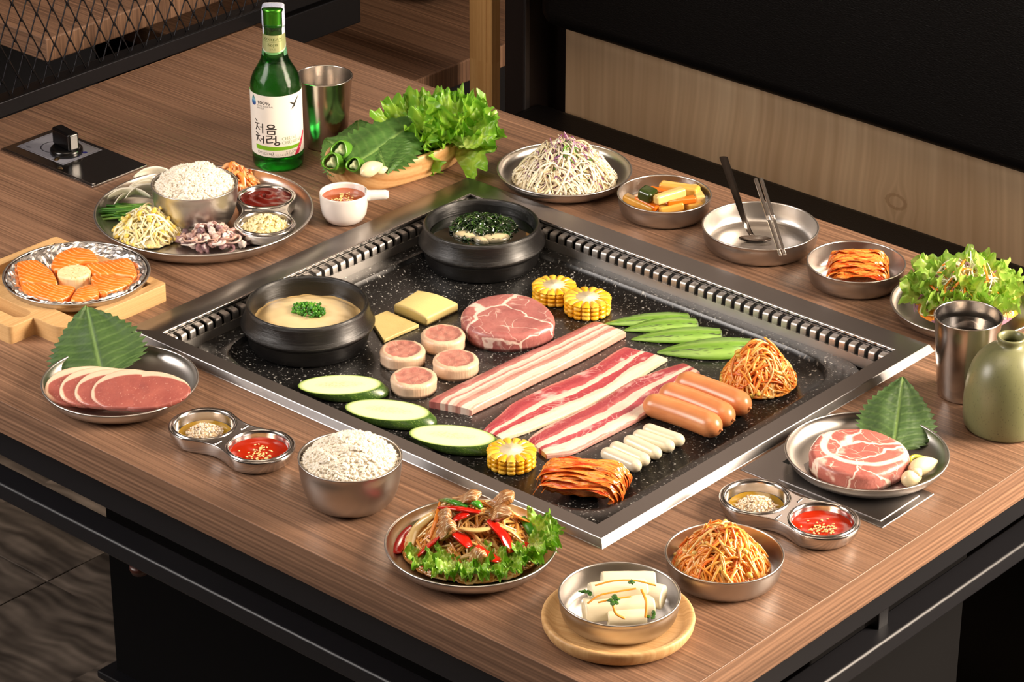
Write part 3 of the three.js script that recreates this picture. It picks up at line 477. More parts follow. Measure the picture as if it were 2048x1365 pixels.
// twin sauce dishes
const twinGeo = (() => {
  const R = 0.0378, D = 0.0385, body = new MB(), pts = [];
  for (let i = 0; i < 120; i++) { const a = i / 120 * 2 * Math.PI; let x = Math.cos(a), z = Math.sin(a); const px = D * Math.sign(x) * Math.pow(Math.abs(x), 0.5); // peanut outline
    const s = x > 0 ? 1 : -1, L = D + R; const X = L * x; const dx = Math.abs(X) - D; let Z = dx > 0 ? Math.sqrt(Math.max(R * R - dx * dx, 0)) : R - 0.0095 * Math.pow(Math.cos((Math.abs(X) / D) * Math.PI / 2), 1.4); pts.push([X, Math.sign(z) * Z]); }
  const ring = outline(pts.filter((q, i) => i % 2 === 0 || Math.abs(q[0]) > D), 132, 0.5);
  const prof = [[0.955, 0.0168], [0.985, 0.0176], [1.0, 0.0168], [1.006, 0.015], [1.0, 0.0132], [0.985, 0.009], [0.94, 0.003], [0.9, 0.0005], [0.6, 0.0], [0.02, 0.0]];
  body.grid(ring.length, prof.length - 1, (s, t, i, j) => { const q = ring[i % ring.length], k = prof[j]; return [q[0] * (j > 7 ? k[0] : 1) * (j <= 7 ? k[0] : 1), k[1], q[1] * k[0]]; }, true);
  const sh = new THREE.Shape(ring.map((q) => new THREE.Vector2(q[0] * 0.957, q[1] * 0.957)));
  for (const s of [-1, 1]) { const h = new THREE.Path(); h.absarc(s * D, 0, 0.0325, 0, Math.PI * 2, true); sh.holes.push(h); }
  const top = new THREE.ShapeGeometry(sh, 48); top.rotateX(Math.PI / 2); top.translate(0, 0.0168, 0);
  const well = lathe([[0, 0.0022], [0.022, 0.0022], [0.0272, 0.0034], [0.0298, 0.007], [0.0308, 0.0145], [0.0318, 0.0178], [0.0332, 0.0186], [0.0346, 0.0178], [0.0352, 0.0162]], 80);
  const notch = new THREE.CylinderGeometry(0.0012, 0.0012, 0.009, 10);
  return { body: body.geometry, top, well, D, notch };
})();
const satin = std({ color: 0xcfcac6, metalness: 1, roughness: 0.2 });
function twinDish(label, x, z, turn, y = 0, sink = 1) {
  const d = thing('sauce_dish', label, 'sauce dish', [x, TABLE + y, z], turn);
  part('dish_body', twinGeo.body, satin, d); part('dish_top', twinGeo.top, satin, d);
  for (const s of [-1, 1]) { part('well', twinGeo.well, satin, d, [s * twinGeo.D, 0, 0]); part('crease', twinGeo.notch, steelPolished, d, [0, 0.0165, s * 0.0205], [Math.PI / 2, 0, 0]); }
  return d;
}
const sauceL = [[.2485, .1056], [.3247, .0998]], sauceR = [[.7767, -.1609], [.8536, -.168]], sauceT = [[-.1282, -.3497], [-.0647, -.2872]];
const angleOf = ([a, b]) => Math.atan2(-(b[1] - a[1]), b[0] - a[0]), midOf = ([a, b]) => [(a[0] + b[0]) / 2, (a[1] + b[1]) / 2];
twinDish('twin-well steel sauce dish beside the duck plate and rice bowl', ...midOf(sauceL), angleOf(sauceL));
twinDish('twin-well steel sauce dish between bean sprouts and pork neck plate', ...midOf(sauceR), angleOf(sauceR));
twinDish('twin-well steel sauce dish sitting inside the large round tray', ...midOf(sauceT), angleOf(sauceT), 0.0022);

// round wooden coaster plate
const ashTex = woodTexture(512, 512, 0xe3bf8a, 0xb98750, { long: 1.4, fine: 50, seed: 41, contrast: 0.85 }), ash = std({ map: again(ashTex, 8, 8), roughness: 0.5 });
const coasterAt = (([x, z]) => [x, TABLE, z])([.8128, .101]);
{
  const g = lathe([[0, 0.0085], [0.04, 0.0085], [0.058, 0.0088], [0.063, 0.0105], [0.0655, 0.0138], [0.068, 0.0158], [0.0706, 0.0165], [0.0723, 0.0155], [0.0729, 0.0130], [0.0722, 0.008], [0.0695, 0.003], [0.0655, 0.0004], [0.06, 0], [0, 0]], 112);
  planarUV(g, 0, 2, 1, 1);
  single('wooden_plate', g, ash, 'round pale wooden plate under the bowl of white rolls', 'plate', coasterAt, 0.3);
}
// wooden board with a handle under the salmon plate
const boardTop = 0.0215;
{
  const R = [[-.0273, -.0944], [-.0287, .0528], [-.0356, .0623], [-.0508, .0624], [-.0663, .061], [-.0748, .0669], [-.0709, .1007]], A = R[0], B = R[1], C = R[6];
  const zFar = A[1], xr = (A[0] + B[0]) / 2, half = 0.098, cx = xr - half, dz = (q) => q - zFar;
  const side = [[half, 0], [half, dz(B[1]) - 0.004]]; const e = R.slice(2).map((q) => [q[0] - cx, q[1] - zFar]); e[e.length - 1][0] = e[e.length - 2][0]; const endZ = e[e.length - 1][1];
  const sh = new THREE.Shape(); sh.moveTo(-half + 0.006, 0); sh.lineTo(half - 0.006, 0); sh.quadraticCurveTo(half, 0, half, -0.006); sh.lineTo(half, -side[1][1]);
  sh.bezierCurveTo(half, -side[1][1] - 0.025, e[2][0] + 0.006, -e[1][1], e[3][0], -e[3][1]); sh.lineTo(e[3][0], -endZ + 0.006); sh.quadraticCurveTo(e[3][0], -endZ, e[3][0] - 0.006, -endZ);
  const hx = e[3][0]; sh.lineTo(-hx + 0.006, -endZ); sh.quadraticCurveTo(-hx, -endZ, -hx, -endZ + 0.006); sh.lineTo(-hx, -e[3][1]); sh.bezierCurveTo(-e[2][0] - 0.006, -e[1][1], -half, -side[1][1] - 0.025, -half, -side[1][1]); sh.lineTo(-half, -0.006); sh.quadraticCurveTo(-half, 0, -half + 0.006, 0);
  const hole = new THREE.Path(), w = 0.011, hz = endZ - 0.032; hole.moveTo(-hx + 0.02, -hz - w); hole.lineTo(hx - 0.02, -hz - w); hole.absarc(hx - 0.02, -hz, w, -Math.PI / 2, Math.PI / 2, false); hole.lineTo(-hx + 0.02, -hz + w); hole.absarc(-hx + 0.02, -hz, w, Math.PI / 2, Math.PI * 1.5, false); sh.holes.push(hole);
  const g = thing('serving_board', 'pale wooden serving board with a handle under the salmon plate', 'board', [cx, TABLE, zFar]);
  const mat = std({ map: again(ashTex, 5, 9), roughness: 0.5 }); mat.map.rotation = Math.PI / 2;
  const sink = new THREE.Path(), i = 0.013, s1 = side[1][1]; sink.moveTo(-half + i, -i); sink.lineTo(-half + i, -s1 + i); sink.lineTo(half - i, -s1 + i); sink.lineTo(half - i, -i); sink.closePath();
  const base = new THREE.ExtrudeGeometry(sh, { depth: 0.010, bevelEnabled: false, curveSegments: 24 }); base.rotateX(-Math.PI / 2);
  const rimS = sh.clone(); rimS.holes = [hole, sink];
  const rim = new THREE.ExtrudeGeometry(rimS, { depth: boardTop - 0.0105, bevelEnabled: true, bevelSize: 0.0006, bevelThickness: 0.0006, bevelOffset: -0.0006, bevelSegments: 2, curveSegments: 24 }); rim.rotateX(-Math.PI / 2);
  for (const q of [base, rim]) { const P = q.attributes.position, N2 = q.attributes.normal, U = q.attributes.uv; for (let k = 0; k < P.count; k++) if (Math.abs(N2.getY(k)) < 0.5) U.setXY(k, P.getY(k) * 3, Math.abs(N2.getX(k)) > Math.abs(N2.getZ(k)) ? P.getZ(k) : P.getX(k)); }
  part('board_base', base, mat, g, [0, 0.0, 0]); part('raised_rim', rim, mat, g, [0, 0.0101, 0]);
}
// salmon plate lined with crumpled foil
const salmonAt = (([x, z]) => [x, TABLE + 0.0102, z])([-.1158, -.0336]);
single('steel_plate', plateGeo, steel, 'round steel plate lined with foil on the wooden board', 'plate', salmonAt);
{
  const m = new MB(), q = [[0.002, 0.0026], [0.02, 0.0026], [0.036, 0.0028], [0.048, 0.0034], [0.056, 0.0052], [0.062, 0.0082], [0.068, 0.0120], [0.073, 0.0158], [0.077, 0.0180], [0.0795, 0.0187], [0.0812, 0.0176]];
  const N = 150; const rows = []; for (let i = 0; i < q.length - 1; i++) { rows.push(q[i]); rows.push([(q[i][0] + q[i + 1][0]) / 2, (q[i][1] + q[i + 1][1]) / 2]); } rows.push(q[q.length - 1]);
  m.grid(N, rows.length - 1, (s, t, i, j) => { const a = (i % N) / N * 2 * Math.PI + 0.012 * nz(i * 1.7, j * 2.1, 3), R = rows[j][0], k = smooth(0.04, 0.06, R), x = Math.cos(a) * R, z = Math.sin(a) * R; const cr = Math.abs(nz(x * 90, z * 90, 2)) - Math.abs(nz(x * 170, z * 190, 8)) * 0.7; return [x * (1 + 0.012 * k * nz(a * 9, R * 40, 4)), rows[j][1] + 0.0006 + cr * 0.0046 * (0.12 + k), z * (1 + 0.012 * k * nz(a * 9, R * 40, 4))]; }, true);
  const g = m.geometry.toNonIndexed(); g.computeVertexNormals();
  single('foil_liner', g, std({ color: 0xf2f0ee, metalness: 1, roughness: 0.34 }), 'crumpled silver foil lining the salmon plate', 'foil', salmonAt);
}
// wooden trough of greens
const trough = (() => {
  const e = [[-.0522, -.4722], [-.034, -.6081], [-.1397, -.4614], [-.0312, -.6326], [-.0676, -.4479]], dx = e[1][0] - e[0][0], dz = e[1][1] - e[0][1], a = Math.atan2(dz, dx), ux = Math.cos(a), uz = Math.sin(a);
  const along = (q) => (q[0] - e[0][0]) * ux + (q[1] - e[0][1]) * uz, W = 0.056, s0 = along(e[2]) , s1 = along(e[3]), c = (s0 + s1) / 2, L = (s1 - s0) / 2 + 0.004;
  return { x: e[0][0] + ux * c + uz * W, z: e[0][1] + uz * c - ux * W, turn: -a, L, W };
})();
{
  const { L, W } = trough, m = new MB(), N = 128, H = 0.034;
  const rows = [[0.001, 0.008], [0.5, 0.008], [0.76, 0.009], [0.84, 0.013], [0.875, 0.022], [0.89, 0.032], [0.905, H - 0.0004], [0.955, H], [0.985, H - 0.001], [0.998, H - 0.004], [1.0, 0.026], [0.985, 0.014], [0.95, 0.004], [0.91, 0.0006], [0.85, 0], [0.001, 0]];
  m.grid(N, rows.length - 1, (s, t, i, j) => { const a = (i % N) / N * 2 * Math.PI, c = Math.cos(a), sn = Math.sin(a), k = rows[j][0], n = 2.6, r = Math.pow(Math.pow(Math.abs(c), n) + Math.pow(Math.abs(sn), n), -1 / n), off = (1 - k) * W; const x = c * r * Math.max(L - off, 0.001 * L), z = sn * r * Math.max(W - off, 0.001); return [x, rows[j][1], z, x, z + rows[j][1] * 0.9]; }, true);
  const tt = woodTexture(512, 512, 0xe0bb88, 0xb07c48, { long: 1.6, fine: 26, seed: 66, rings: 70, ringAmt: 0.35 });
  single('wooden_trough', m.geometry, std({ map: again(tt, 3.4, 7), roughness: 0.45 }), 'long oval wooden trough heaped with lettuce and perilla leaves', 'trough', [trough.x, TABLE, trough.z], trough.turn);
}
// black stone pots on the griddle
const potGeo = lathe([[0, 0.006], [0.05, 0.006], [0.057, 0.010], [0.0605, 0.02], [0.0632, 0.035], [0.0652, 0.046], [0.0660, 0.0505], [0.0672, 0.0522], [0.0688, 0.0525], [0.0700, 0.0512], [0.0706, 0.048], [0.0722, 0.040], [0.0748, 0.0335], [0.0768, 0.0300], [0.0772, 0.0275], [0.0762, 0.0252], [0.0738, 0.0240], [0.0715, 0.0228], [0.0708, 0.020], [0.0700, 0.012], [0.0682, 0.004], [0.065, 0.0006], [0.06, 0], [0, 0.001]], 112);
const potMat = phys({ color: 0x0b0a0b, roughness: 0.33, clearcoat: 0.4, clearcoatRoughness: 0.25, bumpMap: again(laminateBump, 0.4, 3), bumpScale: 0.0002 });
const potAt = { egg: [.1277, -.1677], soup: [.1291, -.4633] };
for (const k in potAt) potAt[k] = [potAt[k][0], STONE, potAt[k][1]];
single('stone_pot', potGeo, potMat, 'black stone pot of steamed egg on the left of the griddle', 'pot', potAt.egg);
single('stone_pot', potGeo, potMat, 'black stone pot of seaweed soup at the back corner of the griddle', 'pot', potAt.soup);
// spoon and chopsticks resting in the wide bowl
{
  const a = V(.3123, .825, -.699), b = V(.3619, .7525, -.6857), bowl = V(.3886, .745, -.6733);
  const m = new MB();
  const P = [a, a.clone().lerp(b, 0.5).add(V(0, -0.001, 0)), b, b.clone().lerp(bowl, 0.45).add(V(0, -0.003, 0)), bowl]; const C = new THREE.CatmullRomCurve3(P).getPoints(40);
  const side = V(0.748, 0, -0.664);
  m.grid(10, 80, (s, t) => { const n = Math.min(39.999, t * 40), i = Math.floor(n), q = C[i].clone().lerp(C[i + 1], n - i); const w = t < 0.76 ? mix(0.0050, 0.0030, smooth(0, 0.7, t)) : 0.003 + 0.0165 * Math.sqrt(Math.max(0, 1 - Math.pow((t - 0.885) / 0.118, 2))) , k = (s - 0.5) * 2; const dip = t > 0.76 ? -0.004 * (1 - k * k) * smooth(0.76, 0.88, t) * smooth(1.0, 0.93, t) : 0.0008 * (1 - k * k); q.addScaledVector(side, k * w); q.y += dip; return [q.x, q.y, q.z]; });
  const back = new MB(); m.grid(10, 80, (s, t, i, j) => { const o = (j * 11 + i) * 3; return [m.p[o], m.p[o + 1] - 0.0011, m.p[o + 2]]; });
  single('spoon', m.geometry, std({ color: 0xbdb9b6, metalness: 1, roughness: 0.12 }), 'long-handled steel spoon resting in the wide empty bowl', 'spoon');
  const chop = (u, label) => { const k = new MB(); const A = u[0], B = u[1]; k.tube([A, A.clone().lerp(B, 0.004), A.clone().lerp(B, 0.6), B.clone().lerp(A, 0.003), B], (t) => (t === 0 || t === 1 ? 0.0016 : mix(0.0026, 0.0018, t)), { seg: 12, flat: 0.8 }); for (let i = 0; i < 4; i++) { const c = A.clone().lerp(B, 0.93 + i * 0.018); k.tube([c, c.clone().lerp(B, 0.08)], 0.0021, { seg: 10 }); } for (let i = 0; i < 3; i++) { const c = A.clone().lerp(B, 0.5 + i * 0.02); k.tube([c, c.clone().lerp(B, 0.015)], 0.0025, { seg: 10 }); } single('chopstick', k.geometry, std({ color: 0xded8d2, metalness: 1, roughness: 0.32 }), label, 'chopstick'); };
  chop([V(.356, .806, -.707), V(.4638, .7685, -.6165)], 'steel chopstick across the wide bowl rim, the one nearer the spoon');
  chop([V(.36, .806, -.7127), V(.4669, .7685, -.6212)], 'steel chopstick across the wide bowl rim, farther from the spoon');
}
// ---------------------------------------------------------------- food helpers
function worley(x, y, seed = 0) { // [distance to nearest, to second nearest, id of nearest]
  const xi = Math.floor(x), yi = Math.floor(y); let a = 9, b = 9, id = 0;
  for (let j = -1; j <= 1; j++) for (let i = -1; i <= 1; i++) { const h = Math.sin((xi + i) * 127.1 + (yi + j) * 311.7 + seed * 74.7) * 43758.5453, h2 = Math.sin((xi + i) * 269.5 + (yi + j) * 183.3 + seed * 31.3) * 43758.5453, px = xi + i + h - Math.floor(h), py = yi + j + h2 - Math.floor(h2), d = Math.hypot(px - x, py - y); if (d < a) { b = a; a = d; id = h - Math.floor(h); } else if (d < b) b = d; }
  return [a, b, id];
}
// strip of meat between two edges (lists of [x, z]), lying on y = 0
function stripSlab(left, right, h, { ns = 70, nt = 14, wave = 0.0008, freq = 40, seed = 1, soft = 0.3 } = {}) {
  const cl = new THREE.CatmullRomCurve3(left.map((q) => V(q[0], 0, q[1]))), cr = new THREE.CatmullRomCurve3(right.map((q) => V(q[0], 0, q[1]))), m = new MB(), ring = [];
  for (let i = 0; i <= nt; i++) { const t = i / nt, e = Math.min(t, 1 - t) * 2; ring.push([t, 1 - soft * Math.pow(1 - e, 6) * 0.9, t]); }
  ring.push([1.0, 0.55, 1], [1.0, 0.2, 1], [0.99, 0, 1], [0.5, 0, 0.5], [0.01, 0, 0], [0, 0.2, 0], [0, 0.55, 0]);
  const M = ring.length;
  m.grid(M, ns, (s, t, i) => { const r = ring[i % M], a = cl.getPointAt(t), b = cr.getPointAt(t), x = mix(a.x, b.x, r[0]), z = mix(a.z, b.z, r[0]), lift = wave * (1 + nz(x * freq, z * freq, seed)) ; const end = Math.min(1, Math.min(t, 1 - t) * ns / 2.5); return [x, (r[1] > 0 ? r[1] * h * (0.72 + 0.28 * Math.sqrt(end)) + (r[1] > 0.3 ? lift : 0) : 0), z, t, r[2]]; }, true);
  for (const e of [0, ns]) { const a = cl.getPointAt(e / ns), b = cr.getPointAt(e / ns), c = m.v((a.x + b.x) / 2, h * 0.4, (a.z + b.z) / 2, e / ns, 0.5); const own = []; for (let k = 0; k < M; k++) { const o = (e * M + k) * 3, q = (e * M + k) * 2; own.push(m.v(m.p[o], m.p[o + 1], m.p[o + 2], m.u[q], m.u[q + 1])); } for (let k = 0; k < M; k++) { const A = own[k], B = own[(k + 1) % M]; if (e) m.t.push(c, A, B); else m.t.push(c, B, A); } }
  return m.geometry;
}
const local = (pts) => { const [cx, cz] = middle(pts); return { cx, cz, pts: pts.map((q) => [q[0] - cx, q[1] - cz]) }; };
const wet = (map, rough = 0.36, extra = {}) => phys({ map, roughness: rough, clearcoat: 0.25, clearcoatRoughness: 0.25, ...extra });
const bumpy = (n, seed, f = 30) => tex(256, 256, (u, v) => { const s = 128 + 110 * fbm(u * f, v * f, seed, 3); return [s, s, s]; }, { data: true });
const fineBump = bumpy(1, 5, 26);
function meatTex({ lean = 0xb86a66, deep = 0x8e4348, fat = 0xeed6c6, cells = 4, seam = 0.06, rim = 0.1, rimWave = 0.06, seed = 1, n = 512, veins = 1, streak = 1, big = [] }) {
  const L = rgb(lean), D = rgb(deep), F = rgb(fat);
  return tex(n, n, (u, v) => {
    const wx = u + 0.22 * fbm(u * 3, v * 3, seed), wy = v + 0.22 * fbm(u * 3 + 9, v * 3, seed + 1), w = worley(wx * cells, wy * cells, seed), w2 = worley(wx * cells * 3.1 + 3, wy * cells * 3.1, seed + 5), gap = w[1] - w[0], thick = seam * (0.5 + 1.2 * clamp(0.5 + nz(u * 3, v * 3, seed + 7)));
    let f = smooth(thick, thick * 0.45, gap); f = Math.max(f, veins * 0.55 * smooth(0.055, 0.01, w2[1] - w2[0]) * smooth(0.0, 0.35, nz(u * 5, v * 5, seed + 3) + 0.15));
    const x = (u - 0.5) * 2, y = (v - 0.5) * 2, r = Math.hypot(x, y), ang = Math.atan2(y, x), rw = rim + rimWave * nz(Math.cos(ang) * 1.6, Math.sin(ang) * 1.6, seed + 11) * 2; f = Math.max(f, rim > 0 ? smooth(1 - rw - 0.05, 1 - rw + 0.02, r) : 0);
    f = Math.max(f, 0.75 * smooth(0.16, 0.34, fbm(u * 4.5 + 7, v * 4.5, seed + 21)) * Math.min(1, veins)); for (const [bx, by, br, bw] of big) { const q = Math.abs(Math.hypot(x - bx, (y - by)) - br + 0.05 * nz(u * 5, v * 5, 2)); f = Math.max(f, smooth(bw, bw * 0.5, q)); }
    const t = clamp(0.42 + 0.5 * fbm(u * 5, v * 5, seed + 2) + 0.3 * (w[2] - 0.5) + streak * 0.12 * nz(u * 90, v * 26, seed));
    return mix3(mix3(L, D, t), F, clamp(f)).map((c) => c + 5 * nz(u * 70, v * 70, 3));
  }, { wrap: false });
}
const F = STONE;                                                                                          // food on the griddle stands here
const onStone = (o) => [o.cx, F, o.cz];

// ---------------------------------------------------------------- food on the griddle
// courgette slices
{
  const fleshTex = tex(512, 256, (u, v) => { const x = (u - 0.5) * 2, y = (v - 0.5) * 2, r = Math.hypot(x, y), core = smooth(0.62, 0.3, Math.hypot(x * 0.85, y * 1.5)), seed = core * smooth(0.08, 0.5, Math.abs(nz(u * 26, v * 20, 3))) * 0.8; let c = mix3(rgb(0xe9eac6), rgb(0xeee6bd), core); c = mix3(c, rgb(0xc8b778), seed * 0.5); c = mix3(c, rgb(0xc2d590), smooth(0.86, 0.95, r)); return mix3(c, rgb(0x7fa046), smooth(0.955, 0.985, r)).map((q) => q + 7 * nz(u * 40, v * 40, 1)); }, { wrap: false });
  const skinTex = tex(512, 128, (u, v) => { const s = smooth(0.25, 0.5, nz(u * 60, v * 14, 2)), t = 0.5 + 0.5 * nz(u * 9, v * 1.2, 5); return mix3(mix3(rgb(0x2c4a1c), rgb(0x4f7229), t), rgb(0x9db35c), s * 0.7); });
  const flesh = wet(fleshTex, 0.4), skin = wet(skinTex, 0.3);
  for (const [l, r, half, label] of [
    [[.2112, -.0685], [.2769, -.1336], 0.0235, 'diagonal green courgette slice nearest the steamed egg pot'],
    [[.2834, -.07], [.3653, -.1169], 0.0235, 'diagonal green courgette slice in the middle of three'],
    [[.3764, -.0735], [.457, -.1215], 0.0235, 'diagonal green courgette slice touching the corn near the frame'],
  ]) {
    const cx = (l[0] + r[0]) / 2, cz = (l[1] + r[1]) / 2, L = Math.hypot(r[0] - l[0], r[1] - l[1]) / 2, turn = Math.atan2(-(r[1] - l[1]), r[0] - l[0]);
    const t = thing('courgette_slice', label, 'courgette', [cx, F, cz], turn, 'courgette slices on the griddle'), N = 64;
    const top = new MB(); top.grid(N, 8, (s, q, i) => { const a = (i % N) / N * 2 * Math.PI; return [Math.cos(a) * L * q, 0.012 + 0.0005 * (1 - q * q), Math.sin(a) * half * q, 0.5 + 0.5 * Math.cos(a) * q, 0.5 + 0.5 * Math.sin(a) * q]; }, true);
    part('flesh', top.geometry, flesh, t);
    const sd = new MB(), pf = [[1, 0.012, 0], [1.006, 0.0112, 0.0012], [0.985, 0.006, 0.0085], [0.9, 0.0018, 0.0135], [0.7, 0.0, 0.015], [0.01, 0, 0.015]];
    sd.grid(N, pf.length - 1, (s, q, i, j) => { const a = (i % N) / N * 2 * Math.PI, p = pf[j]; return [Math.cos(a) * L * p[0] + p[2], p[1], Math.sin(a) * half * p[0] + p[2] * 0.15, s * 4, j / 5]; }, true);
    part('skin', sd.geometry, skin, t);
  }
}
// cheese slabs
{
  const m = phys({ color: 0xecd68f, roughness: 0.42, bumpMap: fineBump, bumpScale: 0.0002, clearcoat: 0.15, clearcoatRoughness: 0.4 });
  const mk = (pts, h, label, top, name = 'cheese_slab') => { const o = local(pts), c = []; o.pts.forEach((q, i) => { const n = o.pts[(i + 1) % o.pts.length]; for (let k = 0; k < 14; k++) c.push([mix(q[0], n[0], k / 14), mix(q[1], n[1], k / 14)]); }); single(name, slab(c, h, { round: 0.2, bump: 0.0004, top }), m, label, 'cheese', onStone(o), 0, 'cheese slabs on the griddle'); };
  mk([[.1493, -.2875], [.1422, -.3352], [.2015, -.3414], [.201, -.2879]], 0.0150, 'thick yellow cheese slab behind, bowed up along its near edge', (x, z) => -0.003 + 0.003 * Math.cos(x * 60) );
  mk([[.1419, -.2529], [.1439, -.2812], [.1969, -.2794], [.1939, -.2232]], 0.005, 'thin yellow cheese slab between the egg pot and meat rolls', undefined);
}
// raw pork neck steak
{
  const o = local([[.2397, -.3042], [.224, -.336], [.2288, -.3707], [.2507, -.3938], [.2826, -.3956], [.3167, -.3802], [.3353, -.3552], [.3309, -.3238], [.3087, -.2954], [.2743, -.2868]]);
  const g = slab(outline(o.pts, 90), 0.022, { round: 0.32, bump: 0.0016, freq: 45, seed: 3, unfold: 0.78 });
  const t = meatTex({ lean: 0xbd7a72, deep: 0x955050, fat: 0xecd3c6, cells: 2.2, seam: 0.06, rim: 0.0, rimWave: 0.05, seed: 12, veins: 1.5 });
  single('pork_neck', g, wet(t, 0.42, { bumpMap: fineBump, bumpScale: 0.0008 }), 'thick round raw pork neck steak on the griddle beside the corn', 'meat', onStone(o));
}
// meat rolls wrapped in pale fat
{
  const t = [1, 2].map((seed) => tex(256, 256, (u, v) => { const x = (u - 0.5) * 2, y = (v - 0.5) * 2, r = Math.hypot(x, y) + 0.06 * nz(u * 5, v * 5, seed), k = smooth(0.74, 0.82, r), s = smooth(0.05, 0.0, Math.abs(nz(u * 4, v * 4, seed + 3))) * 0.35, c = mix3(rgb(0xd09684), rgb(0xae6a60), clamp(0.5 + 0.8 * fbm(u * 5, v * 5, seed + 8))); return mix3(mix3(c, rgb(0xe6c4ae), s), mix3(rgb(0xecd2b4), rgb(0xd9ae90), clamp(0.4 + 0.6 * fbm(u * 4, v * 4, seed))), k); }, { wrap: false }));
  const list = [[.2495, -.2642, 'pale-wrapped meat roll beside the thick cheese slab'], [.2416, -.2048, 'pale-wrapped meat roll nearest the steamed egg pot'], [.3023, -.2275, 'pale-wrapped meat roll nearest the pork belly strip'], [.2963, -.1649, 'pale-wrapped meat roll nearest the courgette slices']];
  list.forEach(([x, z, label], i) => { const pts = []; for (let k = 0; k < 64; k++) { const a = k / 64 * 2 * Math.PI, r = 0.0262 * (1 + 0.05 * nz(Math.cos(a) * 1.4, Math.sin(a) * 1.4, i * 5)); pts.push([r * Math.cos(a), r * Math.sin(a)]); }
    single('meat_roll', slab(pts, 0.0168, { round: 0.3, bump: 0.0012, freq: 120, seed: i, top: (px, pz) => -0.0016 * smooth(0.021, 0.017, Math.hypot(px, pz)) }), wet(t[i % 2], 0.42, { bumpMap: fineBump, bumpScale: 0.0006 }), label, 'meat', [x, F, z], i * 1.3, 'meat rolls on the griddle'); });
}
// pork belly and beef strips
{
  const bands = (stops, seed, warp = 0.05, marble = 0.5, patch = 0.5) => tex(1024, 256, (u, v) => {
    const w = v + warp * fbm(u * 3.2, v * 1.6, seed) * 1.6 + 0.03 * nz(u * 17, v * 6, seed + 1); let i = 0; while (i < stops.length - 2 && w > stops[i + 1][0]) i++;
    const a = stops[i], b = stops[i + 1], c = mix3(rgb(a[1]), rgb(b[1]), smooth(0.3, 0.7, clamp((w - a[0]) / (b[0] - a[0])))), red = smooth(165, 120, c[1]);
    const g = worley(u * 26 + 0.6 * nz(u * 9, v * 4, seed), v * 7 + u * 5 + 0.6 * nz(u * 8, v * 5, seed + 2), seed), mar = red * marble * smooth(0.14, 0.02, g[1] - g[0]) * smooth(-0.15, 0.35, fbm(u * 5, v * 3, seed + 9));
    const blot = red * patch * smooth(0.1, 0.34, fbm(u * 7 + 3, v * 3, seed + 13)), flesh = (1 - red) * 0.5 * smooth(0.22, 0.42, fbm(u * 9, v * 4, seed + 17)) * patch;
    return mix3(mix3(c, [240, 214, 202], Math.max(mar, blot)), rgb(0xcf8078), flesh).map((q) => q + 7 * nz(u * 160, v * 50, seed));
  }, { wrap: false });
  const belly = bands([[0, 0xb9736c], [0.1, 0xa8605c], [0.24, 0xb8716a], [0.29, 0xecd3c4], [0.37, 0xe6c6b6], [0.42, 0xc0857a], [0.47, 0xedd5c7], [0.56, 0xdcb4a4], [0.62, 0xbb8074], [0.70, 0xc99688], [0.76, 0xf0d9cb], [0.93, 0xeccdbd], [0.97, 0xe2a898], [1, 0xdf9f8e]], 3, 0.06, 0.25, 0.3);
  const Lb = [[.3394, -.1439], [.3398, -.2063], [.3427, -.2744], [.347, -.3471], [.3493, -.4181]], Rb = [[.3876, -.1604], [.39, -.2145], [.3915, -.2785], [.3938, -.3451], [.3921, -.42]];
  const mid = (L, R) => local([...L, ...R]);
  const place = (L, R, h, map, name, label, opt, group) => { const o = mid(L, R); single(name, stripSlab(L.map((q) => [q[0] - o.cx, q[1] - o.cz]), R.map((q) => [q[0] - o.cx, q[1] - o.cz]), h, opt), wet(map, 0.38, { bumpMap: again(fineBump, 4, 1), bumpScale: 0.0005 }), label, 'meat', onStone(o), 0, group); };
  place(Lb, Rb, 0.0105, belly, 'pork_belly', 'long thick raw pork belly strip with pale pink skin edge', { seed: 2, wave: 0.0009, soft: 0.15 });
  const beef1 = bands([[0, 0xd67f76], [0.06, 0xb84a50], [0.2, 0xa83a45], [0.36, 0xb84e54], [0.41, 0xecc9b8], [0.5, 0xf0d6c4], [0.55, 0xb5444c], [0.68, 0xac3c46], [0.73, 0xeccbb8], [0.86, 0xf3dfca], [1, 0xefd9bd]], 14, 0.13, 0.75, 0.8);
  const beef2 = bands([[0, 0xe3b3a4], [0.05, 0xb04a50], [0.2, 0xa6404a], [0.34, 0xba5a5c], [0.40, 0xefd2c2], [0.55, 0xf2dcca], [0.61, 0xb8505a], [0.73, 0xb04852], [0.78, 0xf0d4c2], [0.93, 0xf3e0cc], [0.97, 0xd2948a], [1, 0xd8a294]], 25, 0.13, 0.75, 0.7);
  place([[.4244, -.1384], [.4145, -.1787], [.4072, -.2159], [.4115, -.2708], [.4164, -.3272], [.4108, -.3957]], [[.4513, -.1384], [.459, -.1663], [.4661, -.2094], [.4702, -.2534], [.4701, -.3329], [.466, -.4048]], 0.0055, beef1, 'beef_strip', 'red marbled raw beef strip lying next to the pork belly', { seed: 5, wave: 0.0014, freq: 30 }, 'raw beef strips on the griddle');
  place([[.4748, -.1549], [.4699, -.1868], [.4744, -.24], [.4746, -.2858], [.4717, -.3327], [.4853, -.4087]], [[.5133, -.1418], [.5265, -.164], [.53, -.2013], [.5319, -.2453], [.5324, -.2919], [.5141, -.4032]], 0.0055, beef2, 'beef_strip', 'red marbled raw beef strip lying next to the sausages', { seed: 8, wave: 0.0014, freq: 30 }, 'raw beef strips on the griddle');
}
